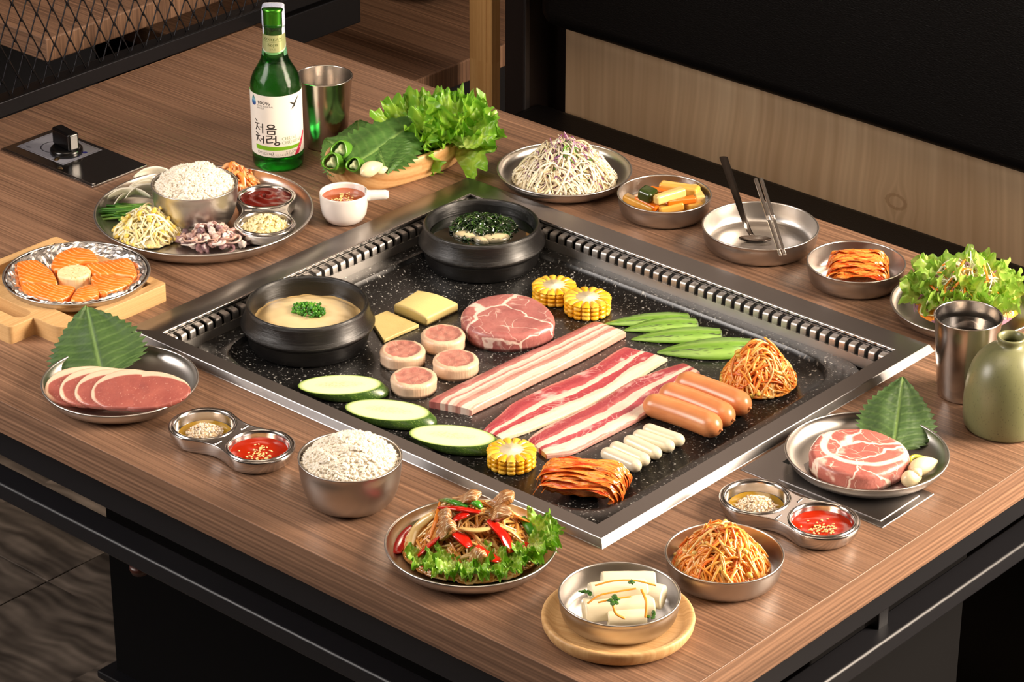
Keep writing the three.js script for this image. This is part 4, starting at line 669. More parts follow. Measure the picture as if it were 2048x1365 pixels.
// corn on the cob rounds: kernels are parts
{
  const km = phys({ color: 0xf0b21e, roughness: 0.3, clearcoat: 0.4, clearcoatRoughness: 0.2 }), km2 = phys({ color: 0xf5c443, roughness: 0.3, clearcoat: 0.4, clearcoatRoughness: 0.2 });
  const kg = new MB(); kg.grid(10, 8, (s, t) => { const a = s * 2 * Math.PI, b = t * Math.PI, P = (x, n) => Math.sign(x) * Math.pow(Math.abs(x), n); return [0.0052 * P(Math.cos(b), 0.75), 0.0029 * P(Math.sin(b) * Math.sin(a), 0.7), 0.0050 * P(Math.sin(b) * Math.cos(a), 0.62)]; }, true); const kernel = kg.geometry;
  const wg = new MB(), wp = [[0.0085, -0.0012, 0.0008], [0.009, -0.0018, 0.0022], [0.0235, -0.0046, 0.0019], [0.0258, -0.0030, 0.0010]]; wg.grid(6, 6, (s, t) => { const r = mix(0.0115, 0.0266, t), w = mix(0.0022, 0.0050, Math.min(1, t * 1.1)) * (t > 0.9 ? 0.78 : 1), k = (s - 0.5) * 2; return [r, 0.0030 * Math.pow(1 - k * k, 0.5) * (1 - 0.8 * Math.pow(Math.abs(t - 0.5) * 2, 5)) , k * w]; }); const wedge = wg.geometry;
  const pith = tex(256, 256, (u, v) => { const x = u - 0.5, y = v - 0.5, r = Math.hypot(x, y) * 2, a = Math.atan2(y, x), sp = smooth(0.1, 0.5, nz(Math.cos(a) * 9, Math.sin(a) * 9, r * 2)); return mix3(mix3(rgb(0xefe3c4), rgb(0xd8c08a), smooth(0.15, 0.9, r) * 0.6 + sp * 0.35), rgb(0xd9a63a), smooth(0.72, 0.9, r)); }, { wrap: false });
  const core = lathe([[0, 0], [0.0225, 0], [0.0228, 0.002], [0.0226, 0.0185], [0.0, 0.0194]], 48); planarUV(core, 0, 2, 1 / 0.045, 1 / 0.045); { const U = core.attributes.uv; for (let i = 0; i < U.count; i++) U.setXY(i, U.getX(i) + 0.5, U.getY(i) + 0.5); }
  const first = thing('corn_round', 'yellow corn cob round standing between courgette and grilled kimchi', 'corn', [.4924, -.1083].reduce((o, q, i) => (o[i * 2] = q, o), [0, F, 0]), 0.4, 'corn cob rounds on the griddle');
  part('cob', core, wet(pith, 0.5), first);
  const n = 15, r = rng(5);
  for (let k = 0; k < n; k++) { const a = k / n * 2 * Math.PI;
    for (let j = 0; j < 3; j++) part('kernel', kernel, r() > 0.4 ? km : km2, first, [Math.cos(a) * 0.0212, 0.0030 + j * 0.0052, Math.sin(a) * 0.0212], [0, -a, (r() - 0.5) * 0.12]);
    part('kernel', wedge, r() > 0.5 ? km2 : km, first, [0, 0.0172, 0], [0, -a, 0]); }
  const back = [[.2626, -.4432, 'yellow corn cob round at the back beside the soup pot', 1.1], [.3146, -.4427, 'yellow corn cob round beside the green okra pods', 2.0]];
  for (const [x, z, label, turn] of back) copyOf(first, 'corn_round', label, [x, F, z], turn);
  scene.children[scene.children.length - 1].scale.set(1.06, 1.05, 1.06);
}
// okra pods, split lengthwise
{
  const t = tex(512, 128, (u, v) => { const e = smooth(0.05, 0.0, Math.abs(Math.abs(v - 0.5) - 0.22) + 0.03 * nz(u * 9, 2)), dark = smooth(0.25, 0.6, nz(u * 12, v * 30, 3) + 0.35 * e), c = mix3(rgb(0x5f8c2b), rgb(0x93b85a), clamp(0.5 + 0.5 * Math.cos((v - 0.5) * 19) * 0.7 + 0.25 * fbm(u * 6, v * 14, 3))); return mix3(mix3(c, rgb(0x2c3816), dark * 0.7 * e + dark * 0.3), rgb(0xa8c078), smooth(0.97, 1, u) * 0.8); }, { wrap: false });
  const mat = wet(t, 0.38);
  const pod = (tip, end, w, label, bend) => { const cx = (tip[0] + end[0]) / 2, cz = (tip[1] + end[1]) / 2, L = Math.hypot(end[0] - tip[0], end[1] - tip[1]), turn = Math.atan2(-(end[1] - tip[1]), end[0] - tip[0]), m = new MB(), N = 24;
    m.grid(N, 40, (s, q, i) => { const a = (i % N) / N * 2 * Math.PI, wd = w * Math.pow(Math.sin(Math.min(1, q * 1.5 + 0.02) * Math.PI / 2), 0.8) * (1 - 0.2 * smooth(0.75, 1, q)), rid = 1 + 0.10 * Math.cos(a * 5), y = Math.sin(a) * wd * 0.62 * rid; return [(q - 0.5) * L, Math.max(y, -0.0002) + 0.0006 + 0.0012 * Math.sin(q * Math.PI), Math.cos(a) * wd * rid + bend * Math.sin(q * Math.PI), q, i / N < 0.5 ? i / N * 2 : 2 - i / N * 2]; }, true);
    const c = m.v(L / 2, w * 0.2, 0, 1, 0.5); for (let k = 0; k < N; k++) m.t.push(c, 40 * N + k, 40 * N + (k + 1) % N);
    single('okra_pod', m.geometry, mat, label, 'okra', [cx, F, cz], turn, 'okra pods on the griddle'); };
  pod([.3514, -.4302], [.417, -.5055], 0.0128, 'green okra pod lying farthest back, beside the corn', 0.001);
  pod([.3787, -.4319], [.4337, -.4994], 0.0145, 'green okra pod second from the corn, tip near pork belly', -0.001);
  pod([.3999, -.4199], [.4713, -.4966], 0.0150, 'bright green okra pod third from the corn', 0.001);
  pod([.443, -.4142], [.5181, -.4941], 0.0200, 'widest green okra pod, its end under the bean sprout pile', 0.004);
}
// sausages and rice cakes
{
  const st = tex(256, 128, (u, v) => { const s = fbm(u * 8, v * 5, 3), l = smooth(0.03, 0, Math.abs(v - 0.3 + 0.05 * nz(u * 3, 1))); return mix3(mix3(rgb(0xdc9560), rgb(0xcd7c4c), clamp(0.4 + s)), rgb(0xd9a070), l * 0.25); });
  const sm = phys({ map: st, roughness: 0.32, clearcoat: 0.35, clearcoatRoughness: 0.25 });
  const capsule = (name, a, b, r, mat, label, cat, group, { bow = 0, nub = 0, flat = 1, pow = 0.5 } = {}) => { const cx = (a[0] + b[0]) / 2, cz = (a[1] + b[1]) / 2, L = Math.hypot(b[0] - a[0], b[1] - a[1]) / 2, turn = Math.atan2(-(b[1] - a[1]), b[0] - a[0]), m = new MB(), N = 28;
    m.grid(N, 36, (s, q, i) => { const al = (i % N) / N * 2 * Math.PI, x = -Math.cos(q * Math.PI) * 1, e = Math.max(0, (Math.abs(x) * L - (L - r * 1.15)) / (r * 1.15)), rad = r * Math.pow(Math.max(0, 1 - e * e), pow), ph = x * L; return [ph, flat * rad * Math.sin(al) + r * flat + 0.0, rad * Math.cos(al) + bow * (1 - x * x), q, i / N]; }, true);
    if (nub) m.blob(L - 0.0005, r * flat, 0, 0.0034, 0.002, 0.002, [1, 1, 1], 0.3, nub);
    single(name, m.geometry, mat, label, cat, [cx, F, cz], turn, group); };
  const R = 0.0141, gp = 'sausages on the griddle';
  capsule('sausage', [.5252, -.291], [.6254, -.2977], R, sm, 'plump orange-brown sausage nearest the white rice cakes', 'sausage', gp, { bow: -0.003, nub: 1 });
  capsule('sausage', [.5216, -.324], [.6215, -.3247], R, sm, 'plump orange-brown sausage in the middle of three', 'sausage', gp, { bow: -0.003, nub: 2 });
  capsule('sausage', [.5184, -.3563], [.6187, -.3576], R, sm, 'plump orange-brown sausage nearest the bean sprouts', 'sausage', gp, { bow: -0.003, nub: 3 });
  const rm = phys({ color: 0xe9dfc4, roughness: 0.3, clearcoat: 0.4, clearcoatRoughness: 0.2 }), gq = 'white rice cakes on the griddle', q = 0.0074;
  capsule('rice_cake', [.554, -.1844], [.6074, -.184], q, rm, 'white rice cake touching the grilled kimchi', 'rice cake', gq);
  capsule('rice_cake', [.5526, -.2009], [.6059, -.2], q, rm, 'second white rice cake from the grilled kimchi', 'rice cake', gq);
  capsule('rice_cake', [.5546, -.2221], [.606, -.2192], q, rm, 'middle one of five white rice cakes', 'rice cake', gq);
  capsule('rice_cake', [.5543, -.2368], [.6064, -.2416], q, rm, 'second white rice cake from the sausages', 'rice cake', gq);
  capsule('rice_cake', [.5537, -.2545], [.6061, -.2592], q, rm, 'white rice cake nearest the sausages', 'rice cake', gq);
}
// heaps of shreds: a lumpy core and many curved strands laid over it; one mesh, nobody could count them
// height of a dish's inner wall [base, rim, height, curve] at radius e
function panAt([base, rim, h, k], e) { return e < base ? 0 : h * (1 - Math.cos(Math.asin(Math.min(1, Math.pow((e - base) / (rim - base), 1 / k))))); }
function heap(parent, name, { n, R, H, len = [0.03, 0.05], rad = [0.0008, 0.0014], flat = 1, cols, coreK = 0.8, seed = 1, wobble = 0.006, heads = 0, headCols, bend = 5, pan, seg = 5, oval = 1, up = 0.25, mat, profile = 1.6, out = 1 }) {
  const core = cols.reduce((a, c) => a.map((x, k) => x + c[k] / cols.length), [0, 0, 0]);
  const r = rng(seed), m = new MB(), hAt = (q) => H * Math.pow(Math.max(0, 1 - Math.pow(q, profile)), 0.8);
  m.grid(28, 9, (s, t) => { const a = s * 2 * Math.PI, q = (1 - t), k = 1 + 0.12 * nz(Math.cos(a) * 2, Math.sin(a) * 2, q * 3 + seed); return [Math.cos(a) * q * R * 0.93 * k, Math.max(0.0005, hAt(q) * coreK * (1 + 0.25 * nz(Math.cos(a) * q * 4, Math.sin(a) * q * 4, seed))), Math.sin(a) * q * R * 0.93 * k * oval, s, t, core]; }, true);
  for (let i = 0; i < n; i++) {
    const a0 = r() * 6.283, q0 = Math.sqrt(r()) * 0.97 * out, L = mix(len[0], len[1], r()), th = r() * 6.283, P = [], c = [Math.cos(a0) * q0 * R, Math.sin(a0) * q0 * R], bx = (r() - 0.5) * bend, lay = 0.82 + 0.25 * r(), ph = r() * 6, tilt = (r() - 0.5) * up; let x = c[0] - Math.cos(th) * L / 2, z = c[1] - Math.sin(th) * L / 2, dir = th - bx / 2;
    for (let k = 0; k <= 6; k++) { const e0 = Math.hypot(x, z); if (e0 > R) { x *= R / e0; z *= R / e0; } const q = Math.min(1, Math.hypot(x, z) / R); let y = hAt(q) * lay + wobble * 0.5 * Math.sin(ph + k * 1.1) * (0.3 + 0.7 * (1 - q)) + tilt * (k / 6 - 0.5) * L; if (pan) { const e2 = Math.hypot(x, z); if (e2 > pan[0]) y = Math.max(y, panAt(pan, e2)); } P.push(V(x, Math.max(rad[1], y) + rad[1] * 0.6, z * oval)); dir += bx / 6 + (r() - 0.5) * 0.5; x += Math.cos(dir) * L / 6; z += Math.sin(dir) * L / 6; const e = Math.hypot(x, z); if (e > R) dir += 1.0; }
    const ci = cols[Math.floor(r() * cols.length)], v = 0.85 + 0.3 * r(), cc = ci.map((t) => t * v), rr = mix(rad[0], rad[1], r());
    m.tube(P, (t) => rr * (0.55 + 0.45 * Math.sin(Math.min(1, t * 4 + 0.1) * Math.min(1, (1 - t) * 4 + 0.1) * 1.57)), { seg, flat, color: cc, n: 13, spin: r() * 3 });
    if (heads && r() < heads) { const e = P[0]; m.blob(e.x * 0.96, e.y + 0.0008, e.z * 0.96, 0.0042, 0.0026, 0.0028, headCols[Math.floor(r() * headCols.length)], 0.12, i, [r(), r() * 6, r()]); }
  }
  return part(name, m.geometry, mat, parent);
}
const vcol = (rough = 0.4, extra = {}) => phys({ vertexColors: true, roughness: rough, clearcoat: 0.25, clearcoatRoughness: 0.25, ...extra });
const shredMat = vcol(0.42), glossShred = vcol(0.28, { clearcoat: 0.5 });
const spicy = [0xf0a040, 0xf4b65c, 0xe88a2c, 0xf7ca82, 0xee9c46, 0xe5732a].map(lin), beanHeads = [0xe0c060, 0xd9b850, 0xe8c878].map(lin);
{
  const g = thing('bean_sprouts', 'orange spicy bean sprout pile grilling beside the sausages', 'bean sprouts', [.5741, -.4328].reduce((o, q, i) => (o[i * 2] = q, o), [0, F, 0])); g.userData.kind = 'stuff';
  heap(g, 'sprout_strands', { n: 300, R: 0.042, H: 0.043, bend: 6.5, len: [0.03, 0.07], rad: [0.0012, 0.0021], flat: 0.8, cols: spicy, seed: 9, heads: 0.2, headCols: beanHeads, up: 0.5, wobble: 0.012, mat: glossShred });
}
// folded kimchi: a bundle of cabbage leaves, each leaf strip a part
const kimchiTex = [3, 7].map((seed) => tex(512, 512, (u, v) => { const w = u + 0.03 * nz(v * 4, u * 3, seed), s = 0.5 + 0.6 * nz(w * 40, v * 2.2, seed) + 0.3 * nz(w * 95, v * 4, seed), red = smooth(0.0, 0.42, fbm(w * 7, v * 5, seed + 2) + 0.1), fleck = smooth(0.35, 0.5, nz(u * 46, v * 46, seed + 6)); let c = mix3(rgb(0xf2b866), rgb(0xe6701c), clamp(s)); c = mix3(c, rgb(0xcc3408), red * 0.95 * clamp(0.5 + s)); return mix3(c, rgb(0xa01c06), Math.max(fleck * 0.7, red * smooth(0.7, 1.1, s) * 0.7)); }));
const kimchiMat = kimchiTex.map((map) => phys({ map, roughness: 0.25, clearcoat: 0.5, clearcoatRoughness: 0.15, bumpMap: fineBump, bumpScale: 0.0006 }));
function kimchi(label, pos, turn, L, W, H, seed, n = 15) {
  const g = thing('folded_kimchi', label, 'kimchi', pos, turn), r = rng(seed);
  const body = new MB(); body.grid(40, 26, (s, t) => { const a = s * 2 * Math.PI, b = t * Math.PI, P = (x, k) => Math.sign(x) * Math.pow(Math.abs(x), k), k = 1 + 0.16 * nz(Math.cos(a) * 4, t * 9, seed) + 0.08 * nz(a * 5, t * 16, seed + 2); return [-Math.cos(b) * L * 0.47, H * 0.44 + P(Math.sin(a), 0.7) * Math.pow(Math.sin(b), 0.4) * H * 0.42 * k, P(Math.cos(a), 0.7) * Math.pow(Math.sin(b), 0.4) * W * 0.47 * k, s * 3, t * 0.6]; }, true);
  part('inner_leaves', body.geometry, kimchiMat[1], g);
  for (let i = 0; i < n; i++) {
    const lay = i / n, z0 = ((i * 0.618) % 1 - 0.5) * W * 0.98, e = Math.abs(z0) / (W * 0.5), top = H * (0.82 + 0.18 * r()) * Math.sqrt(Math.max(0.1, 1 - e * e * 0.7)), w = W * (0.05 + 0.06 * r()), x0 = -L * (0.40 + 0.12 * r()), x1 = L * (0.38 + 0.12 * r()), m = new MB(), sk = (r() - 0.5) * 0.010, wob = () => (r() - 0.5) * 0.004;
    const P = new THREE.CatmullRomCurve3([V(x0, top * (0.2 + 0.5 * r()), z0 * 1.04), V(x0 + L * 0.08, top * 0.9, z0 + wob()), V(-L * 0.16, top + wob() * 0.7, z0 + sk * 0.4 + wob()), V(L * 0.1, top + wob() * 0.7, z0 + sk * 0.8 + wob()), V(x1 - L * 0.1, top * 0.95, z0 + sk), V(x1, top * 0.62, z0 + sk), V(x1 + L * 0.02, top * 0.2, z0 * 0.98), V(x1 - L * 0.05, 0.002, z0 * 0.9)]).getPoints(34);
    m.grid(7, 34, (s, t, a, j) => { const k = (s - 0.5) * 2, q = P[j], f = 0.0012 * Math.sin(t * 19 + i * 2 + k * 2) + 0.0014 * nz(t * 12, k * 2, i), roll = 0.34 * w * (1 - k * k) * (0.6 + 0.4 * nz(t * 5, i)); return [q.x + f * 0.4, Math.max(0.0006, q.y + roll - 0.28 * w + f), q.z + k * w * (1 + 0.35 * nz(t * 5, i, k)), s * 0.3 + i * 0.237, t * 0.9 + i * 0.13]; });
    part('cabbage_leaf', m.geometry, kimchiMat[(i * 7) % 3 ? 0 : 1], g);
  }
  return g;
}
kimchi('grilled folded kimchi bundle between corn and rice cakes', [.5845, -.1163].reduce((o, q, i) => (o[i * 2] = q, o), [0, F, 0]), 0.52, 0.092, 0.052, 0.032, 11, 32);
// ---------------------------------------------------------------- food on the dishes
const at3 = (q, y = TABLE) => [q[0], y, q[1]];
// steamed rice: a mound covered with separate grains
const grainGeo = (() => { const g = new THREE.SphereGeometry(1, 7, 5); g.scale(0.0036, 0.00150, 0.00165); return g; })();
const riceMat = phys({ color: 0xf3ecdf, roughness: 0.5, clearcoat: 0.1, clearcoatRoughness: 0.4 });
function rice(label, pos, R, H, n, seed) {
  const g = thing('steamed_rice', label, 'rice', pos); g.userData.kind = 'stuff';
  const r = rng(seed), hAt = (x, z) => { const q = Math.min(1, Math.hypot(x, z) / R); return H * Math.pow(1 - Math.pow(q, 2.2), 0.75) * (1 + 0.22 * nz(x * 55, z * 55, seed)) + 0.0035 * nz(x * 140, z * 140, seed + 1) * (1 - q * q); };
  const m = new MB(); m.grid(40, 14, (s, t) => { const a = s * 2 * Math.PI, q = (1 - t) * R; return [Math.cos(a) * q, hAt(Math.cos(a) * q, Math.sin(a) * q) - 0.0002, Math.sin(a) * q]; }, true);
  part('rice_mound', m.geometry, riceMat, g);
  const im = new THREE.InstancedMesh(grainGeo, riceMat, n), M = new THREE.Matrix4(), q = new THREE.Quaternion(), e = new THREE.Euler();
  for (let i = 0; i < n; i++) { const a = r() * 6.283, d = Math.sqrt(r()) * R * 0.985, x = Math.cos(a) * d, z = Math.sin(a) * d; e.set((r() - 0.5) * 1.1, r() * 6.28, (r() - 0.5) * 1.1); q.setFromEuler(e); const k = 0.85 + 0.3 * r(); M.compose(V(x, hAt(x, z) + (r() - 0.35) * 0.0016, z), q, V(k, k, k)); im.setMatrixAt(i, M); im.setColorAt(i, new THREE.Color().setRGB(1, 0.985, 0.93 + 0.05 * r())); }
  im.name = 'rice_grain'; im.castShadow = im.receiveShadow = true; im.userData = { kind: 'stuff' }; g.add(im);
}
rice('white steamed rice heaped in the rice bowl on the near table side', [bowlAt.rice[0], TABLE + 0.043, bowlAt.rice[2]], 0.0495, 0.026, 1900, 3);
rice('white steamed rice heaped in the bowl inside the large tray', [bowlAt.tray[0], bowlAt.tray[1] + 0.043, bowlAt.tray[2]], 0.0495, 0.028, 1900, 8);

// sauces in the dishes
const redSauce = phys({ color: 0xae2404, roughness: 0.14, clearcoat: 0.15, clearcoatRoughness: 0.05 }), oil = phys({ color: 0xa8842a, roughness: 0.08, clearcoat: 0.6, clearcoatRoughness: 0.04 });
const seedMat = std({ color: 0xf0d58e, roughness: 0.5 });
const discGeo = (R, seed, amp = 0.0005) => { const m = new MB(); m.grid(48, 10, (s, t) => { const a = s * 2 * Math.PI, q = 1 - t, x = Math.cos(a) * q * R, z = Math.sin(a) * q * R; return [x, amp * nz(x * 60, z * 60, seed) + 0.0006 * Math.pow(q, 8), z, x * 10, z * 10]; }, true); return m.geometry; };
function sesame(label, x, y, z, R, n, seed, ox = 0, oz = 0) {
  const m = new MB(), r = rng(seed); for (let i = 0; i < n; i++) { const a = r() * 6.283, d = R * Math.sqrt(r()), q = i < n * 0.2 ? 1.5 : 1; m.blob(ox + Math.cos(a) * d * q, 0.0006 + r() * 0.0006, oz + Math.sin(a) * d * q, 0.0014, 0.0006, 0.0008, [1, 1, 1], 0.05, i, [0, r() * 6, 0]); }
  single('sesame_seeds', m.geometry, seedMat, label, 'sesame', [x, y, z], 0, undefined, 'stuff');
}
for (const [q, side, seed] of [[sauceL[1], 'beside the rice bowl', 1], [sauceR[1], 'near the right table edge', 5]]) {
  single('red_sauce', discGeo(0.0302, seed), redSauce, 'glossy red chilli sauce in the twin dish ' + side, 'sauce', at3(q, TABLE + 0.0098));
  sesame('toasted sesame seeds on the red sauce ' + side, q[0], TABLE + 0.0101, q[1], 0.0145, 62, seed, 0.004, 0.004);
}
for (const [q, side, seed] of [[sauceL[0], 'beside the duck plate', 2], [sauceR[0], 'beside the spicy bean sprout bowl', 6]]) {
  single('sesame_oil', discGeo(0.0285, seed), oil, 'golden sesame oil in the twin dish ' + side, 'oil', at3(q, TABLE + 0.0062));
  const g = thing('coarse_salt', 'mound of coarse salt and pepper in the oil ' + side, 'salt', at3(q, TABLE + 0.0062)); g.userData.kind = 'stuff';
  const m = new MB(), r = rng(seed * 9); m.grid(24, 8, (s, t) => { const a = s * 6.2832, d = (1 - t) * 0.0185 * (1 + 0.15 * nz(Math.cos(a) * 2, Math.sin(a) * 2, seed)); return [Math.cos(a) * d, 0.0082 * (1 - Math.pow(1 - t, 1.7)) + 0.0004, Math.sin(a) * d, 0, 0, lin(0xd8c4a0)]; }, true);
  for (let i = 0; i < 420; i++) { const a = r() * 6.283, d = Math.sqrt(r()), rad = d * 0.0195 * (1 + 0.15 * nz(Math.cos(a) * 2, Math.sin(a) * 2, seed)), k = 0.0006 + 0.0010 * r(); m.geo(new THREE.OctahedronGeometry(k), new THREE.Matrix4().makeRotationFromEuler(new THREE.Euler(r() * 3, r() * 3, 0)).setPosition(Math.cos(a) * rad, 0.0085 * (1 - Math.pow(d, 1.7)) + 0.0006, Math.sin(a) * rad), lin(r() < 0.75 ? 0xefe2d2 : r() < 0.6 ? 0xcfa878 : 0x8c7a66)); }
  m.build('salt_grains', vcol(0.45), g);
}
// white sauce cup
single('sesame_sauce', discGeo(0.0274, 4), phys({ color: 0xb4531c, roughness: 0.15, clearcoat: 0.5, clearcoatRoughness: 0.05 }), 'orange-brown sauce in the white porcelain cup', 'sauce', [sauceCupAt[0], TABLE + 0.0305, sauceCupAt[2]]);
sesame('crushed sesame seeds floating in the white cup', sauceCupAt[0], TABLE + 0.0309, sauceCupAt[2], 0.0125, 46, 8, 0.003, 0.002);
// the tray's sauce dish: red paste and minced garlic
{
  const m = new MB(), R = 0.0308; m.grid(56, 14, (s, t) => { const a = s * 6.2832, q = 1 - t, x = Math.cos(a) * q * R, z = Math.sin(a) * q * R; return [x, 0.0025 * (1 - q * q) + 0.0016 * Math.sin(q * 14 + a * 2) * (1 - q) + 0.0012 * nz(x * 110, z * 110, 2), z]; }, true);
  single('chilli_paste', m.geometry, phys({ color: 0x74180d, roughness: 0.28, clearcoat: 0.5, clearcoatRoughness: 0.15, bumpMap: fineBump, bumpScale: 0.0008 }), 'dark red chilli paste in the twin dish on the large tray', 'chilli paste', at3(sauceT[0], TABLE + 0.0165));
  const g = thing('minced_garlic', 'pale minced garlic heaped in the twin dish on the tray', 'garlic', at3(sauceT[1], TABLE + 0.012)); g.userData.kind = 'stuff';
  const k = new MB(), r = rng(31); k.grid(24, 8, (s, t) => { const a = s * 6.2832, d = (1 - t) * 0.029; return [Math.cos(a) * d, 0.016 * (1 - Math.pow(1 - t, 2)), Math.sin(a) * d, 0, 0, lin(0xe6d6a0)]; }, true);
  for (let i = 0; i < 300; i++) { const a = r() * 6.283, d = Math.sqrt(r()), h = 0.017 * (1 - d * d); k.blob(Math.cos(a) * d * 0.029, h + 0.0008, Math.sin(a) * d * 0.029, 0.0014 + 0.002 * r(), 0.0011 + 0.0008 * r(), 0.0012 + 0.0012 * r(), lin(r() < 0.5 ? 0xf6ecc0 : 0xefdfa4), 0.4, i, [r() * 3, r() * 6, r() * 3]); }
  k.build('garlic_bits', vcol(0.4), g);
}
// spicy bean sprouts in the shallow bowl
{
  const g = thing('bean_sprouts', 'heap of orange spicy bean sprouts in the shallow steel bowl', 'bean sprouts', [bowlAt.sprout[0] - 0.002, TABLE + 0.006, bowlAt.sprout[2] + 0.002]); g.userData.kind = 'stuff';
  heap(g, 'sprout_strands', { n: 340, R: 0.0475, H: 0.044, bend: 6.5, pan: [0.038, 0.0568, 0.026, 0.38], len: [0.035, 0.075], rad: [0.0012, 0.0021], flat: 0.8, cols: spicy, seed: 19, heads: 0.16, headCols: beanHeads, up: 0.5, wobble: 0.012, mat: glossShred });
}
kimchi('folded kimchi bundle heaped in its shallow steel bowl', [bowlAt.kimchi[0] + 0.002, TABLE + 0.0035, bowlAt.kimchi[2] - 0.001], 0.62, 0.072, 0.058, 0.034, 23, 32);
// pickled sticks
{
  const pale = phys({ color: 0xe9c67c, roughness: 0.25, clearcoat: 0.4, clearcoatRoughness: 0.15 }), pale2 = phys({ color: 0xe2b050, roughness: 0.25, clearcoat: 0.4, clearcoatRoughness: 0.15 }), orange = phys({ color: 0xe8781a, roughness: 0.25, clearcoat: 0.4, clearcoatRoughness: 0.15 }), green = phys({ color: 0x33421a, roughness: 0.2, clearcoat: 0.5, clearcoatRoughness: 0.1 });
  const stick = (name, a, b, w, h, mat, label, cat) => { const A = V(...a), B = V(...b), L = A.distanceTo(B), g = new RoundedBoxGeometry(L, h, w, 3, Math.min(w, h) * 0.28), P = g.attributes.position; for (let i = 0; i < P.count; i++) { const x = P.getX(i); P.setY(i, P.getY(i) + 0.0008 * nz(x * 90, P.getZ(i) * 60, L * 99)); P.setZ(i, P.getZ(i) * (1 + 0.18 * x / L)); } g.computeVertexNormals(); const o = single(name, g, mat, label, cat, [(A.x + B.x) / 2, (A.y + B.y) / 2, (A.z + B.z) / 2]); o.quaternion.setFromUnitVectors(V(1, 0, 0), B.sub(A).normalize()); };
  const y = (u, v, h) => [u, v, h];
  stick('radish_stick', [.221, .762, -.6917], [.2699, .763, -.7078], 0.015, 0.012, pale2, 'broad yellow pickled radish stick lying at the back of the bowl', 'pickle');
  stick('radish_stick', [.2526, .768, -.6428], [.2653, .771, -.6836], 0.0125, 0.012, pale, 'pale pickled radish stick on top of the pile', 'pickle');
  stick('radish_stick', [.2025, .757, -.6451], [.2483, .752, -.6487], 0.012, 0.010, pale2, 'yellow pickled radish stick along the left bowl wall', 'pickle');
  stick('radish_stick', [.2552, .753, -.6479], [.271, .756, -.6751], 0.012, 0.010, pale2, 'yellow pickled radish stick at the near bowl wall', 'pickle');
  stick('radish_stick', [.2711, .752, -.6811], [.2815, .753, -.6996], 0.014, 0.009, pale2, 'short pickled radish piece in the liquid at the right', 'pickle');
  stick('radish_stick', [.2499, .758, -.7214], [.2813, .758, -.6966], 0.013, 0.012, pale, 'pickled radish stick standing against the far right bowl wall', 'pickle');
  stick('carrot_stick', [.2188, .759, -.6476], [.2529, .755, -.6478], 0.0085, 0.007, orange, 'orange carrot stick beneath the dark green pepper piece', 'carrot');
  stick('carrot_stick', [.2595, .762, -.6569], [.2767, .761, -.6915], 0.0095, 0.008, orange, 'orange carrot stick in front of the pale radish', 'carrot');
  stick('carrot_stick', [.2162, .761, -.678], [.2419, .761, -.6806], 0.009, 0.007, orange, 'orange carrot stick half hidden behind the pile', 'carrot');
  stick('pepper_piece', [.2236, .769, -.6502], [.2427, .766, -.6541], 0.021, 0.015, green, 'dark green pickled pepper piece on the radish sticks', 'pickle');
  single('pickle_brine', discGeo(0.050, 9), phys({ color: 0xb57a1e, roughness: 0.06, clearcoat: 0.5 }), 'yellow pickling brine at the bottom of the radish bowl', 'brine', [bowlAt.pickle[0], TABLE + 0.0085, bowlAt.pickle[2]]);
}
// shredded cabbage slaw
{
  const g = thing('cabbage_slaw', 'tall heap of shredded cabbage slaw with purple shreds and greens', 'slaw', [plateAt.slaw[0], TABLE + 0.002, plateAt.slaw[2]]); g.userData.kind = 'stuff';
  const cream = [0xf6ebcd, 0xf0e2bc, 0xf8f0dc, 0xe8d8b0, 0xf3e8d0, 0xf6edd6].map(lin);
  heap(g, 'shredded_cabbage', { n: 430, R: 0.066, H: 0.050, pan: [0.052, 0.0838, 0.0185, 0.85], len: [0.025, 0.055], rad: [0.0011, 0.0022], flat: 0.45, cols: cream, seed: 51, up: 0.7, wobble: 0.012, mat: shredMat, profile: 1.4 });
  heap(g, 'purple_shreds', { n: 150, R: 0.062, H: 0.055, len: [0.015, 0.035], rad: [0.0007, 0.0012], flat: 0.5, cols: [0x7c3c78, 0x9a5c90, 0xb48aa4].map(lin), coreK: 0.5, seed: 52, up: 0.8, wobble: 0.012, mat: shredMat, profile: 1.4 });
  heap(g, 'green_shreds', { n: 26, R: 0.058, H: 0.055, len: [0.018, 0.032], rad: [0.0018, 0.003], flat: 0.2, cols: [0x4d8a22, 0x6fa63a, 0x3f6e1c].map(lin), coreK: 0.5, seed: 53, up: 0.5, wobble: 0.006, mat: shredMat, profile: 1.4 });
}
// leaves -----------------------------------------------------------------------------------------
const leafMat = phys({ vertexColors: true, roughness: 0.62 });
function rest(m, yAt) { m.updateWorldMatrix(true, false); const P = m.geometry.attributes.position, inv = m.matrixWorld.clone().invert(), q = V(0, 0, 0); for (let i = 0; i < P.count; i++) { q.fromBufferAttribute(P, i).applyMatrix4(m.matrixWorld); const y = typeof yAt === 'function' ? yAt(q.x, q.z) : yAt; if (q.y < y) { q.y = y + (y - q.y) * 0.02; q.applyMatrix4(inv); P.setXYZ(i, q.x, q.y, q.z); } } m.geometry.computeVertexNormals(); return m; }
function orient(o, base, tip, face) { // local +x along the leaf, +y out of its face
  const X = tip.clone().sub(base).normalize(), Y = face.clone().addScaledVector(X, -face.dot(X)).normalize(), Z = V(0, 0, 0).crossVectors(X, Y); o.position.copy(base); o.quaternion.setFromRotationMatrix(new THREE.Matrix4().makeBasis(X, Y, Z)); return o;
}
const toEye = V(0.591, 0.452, 0.668);
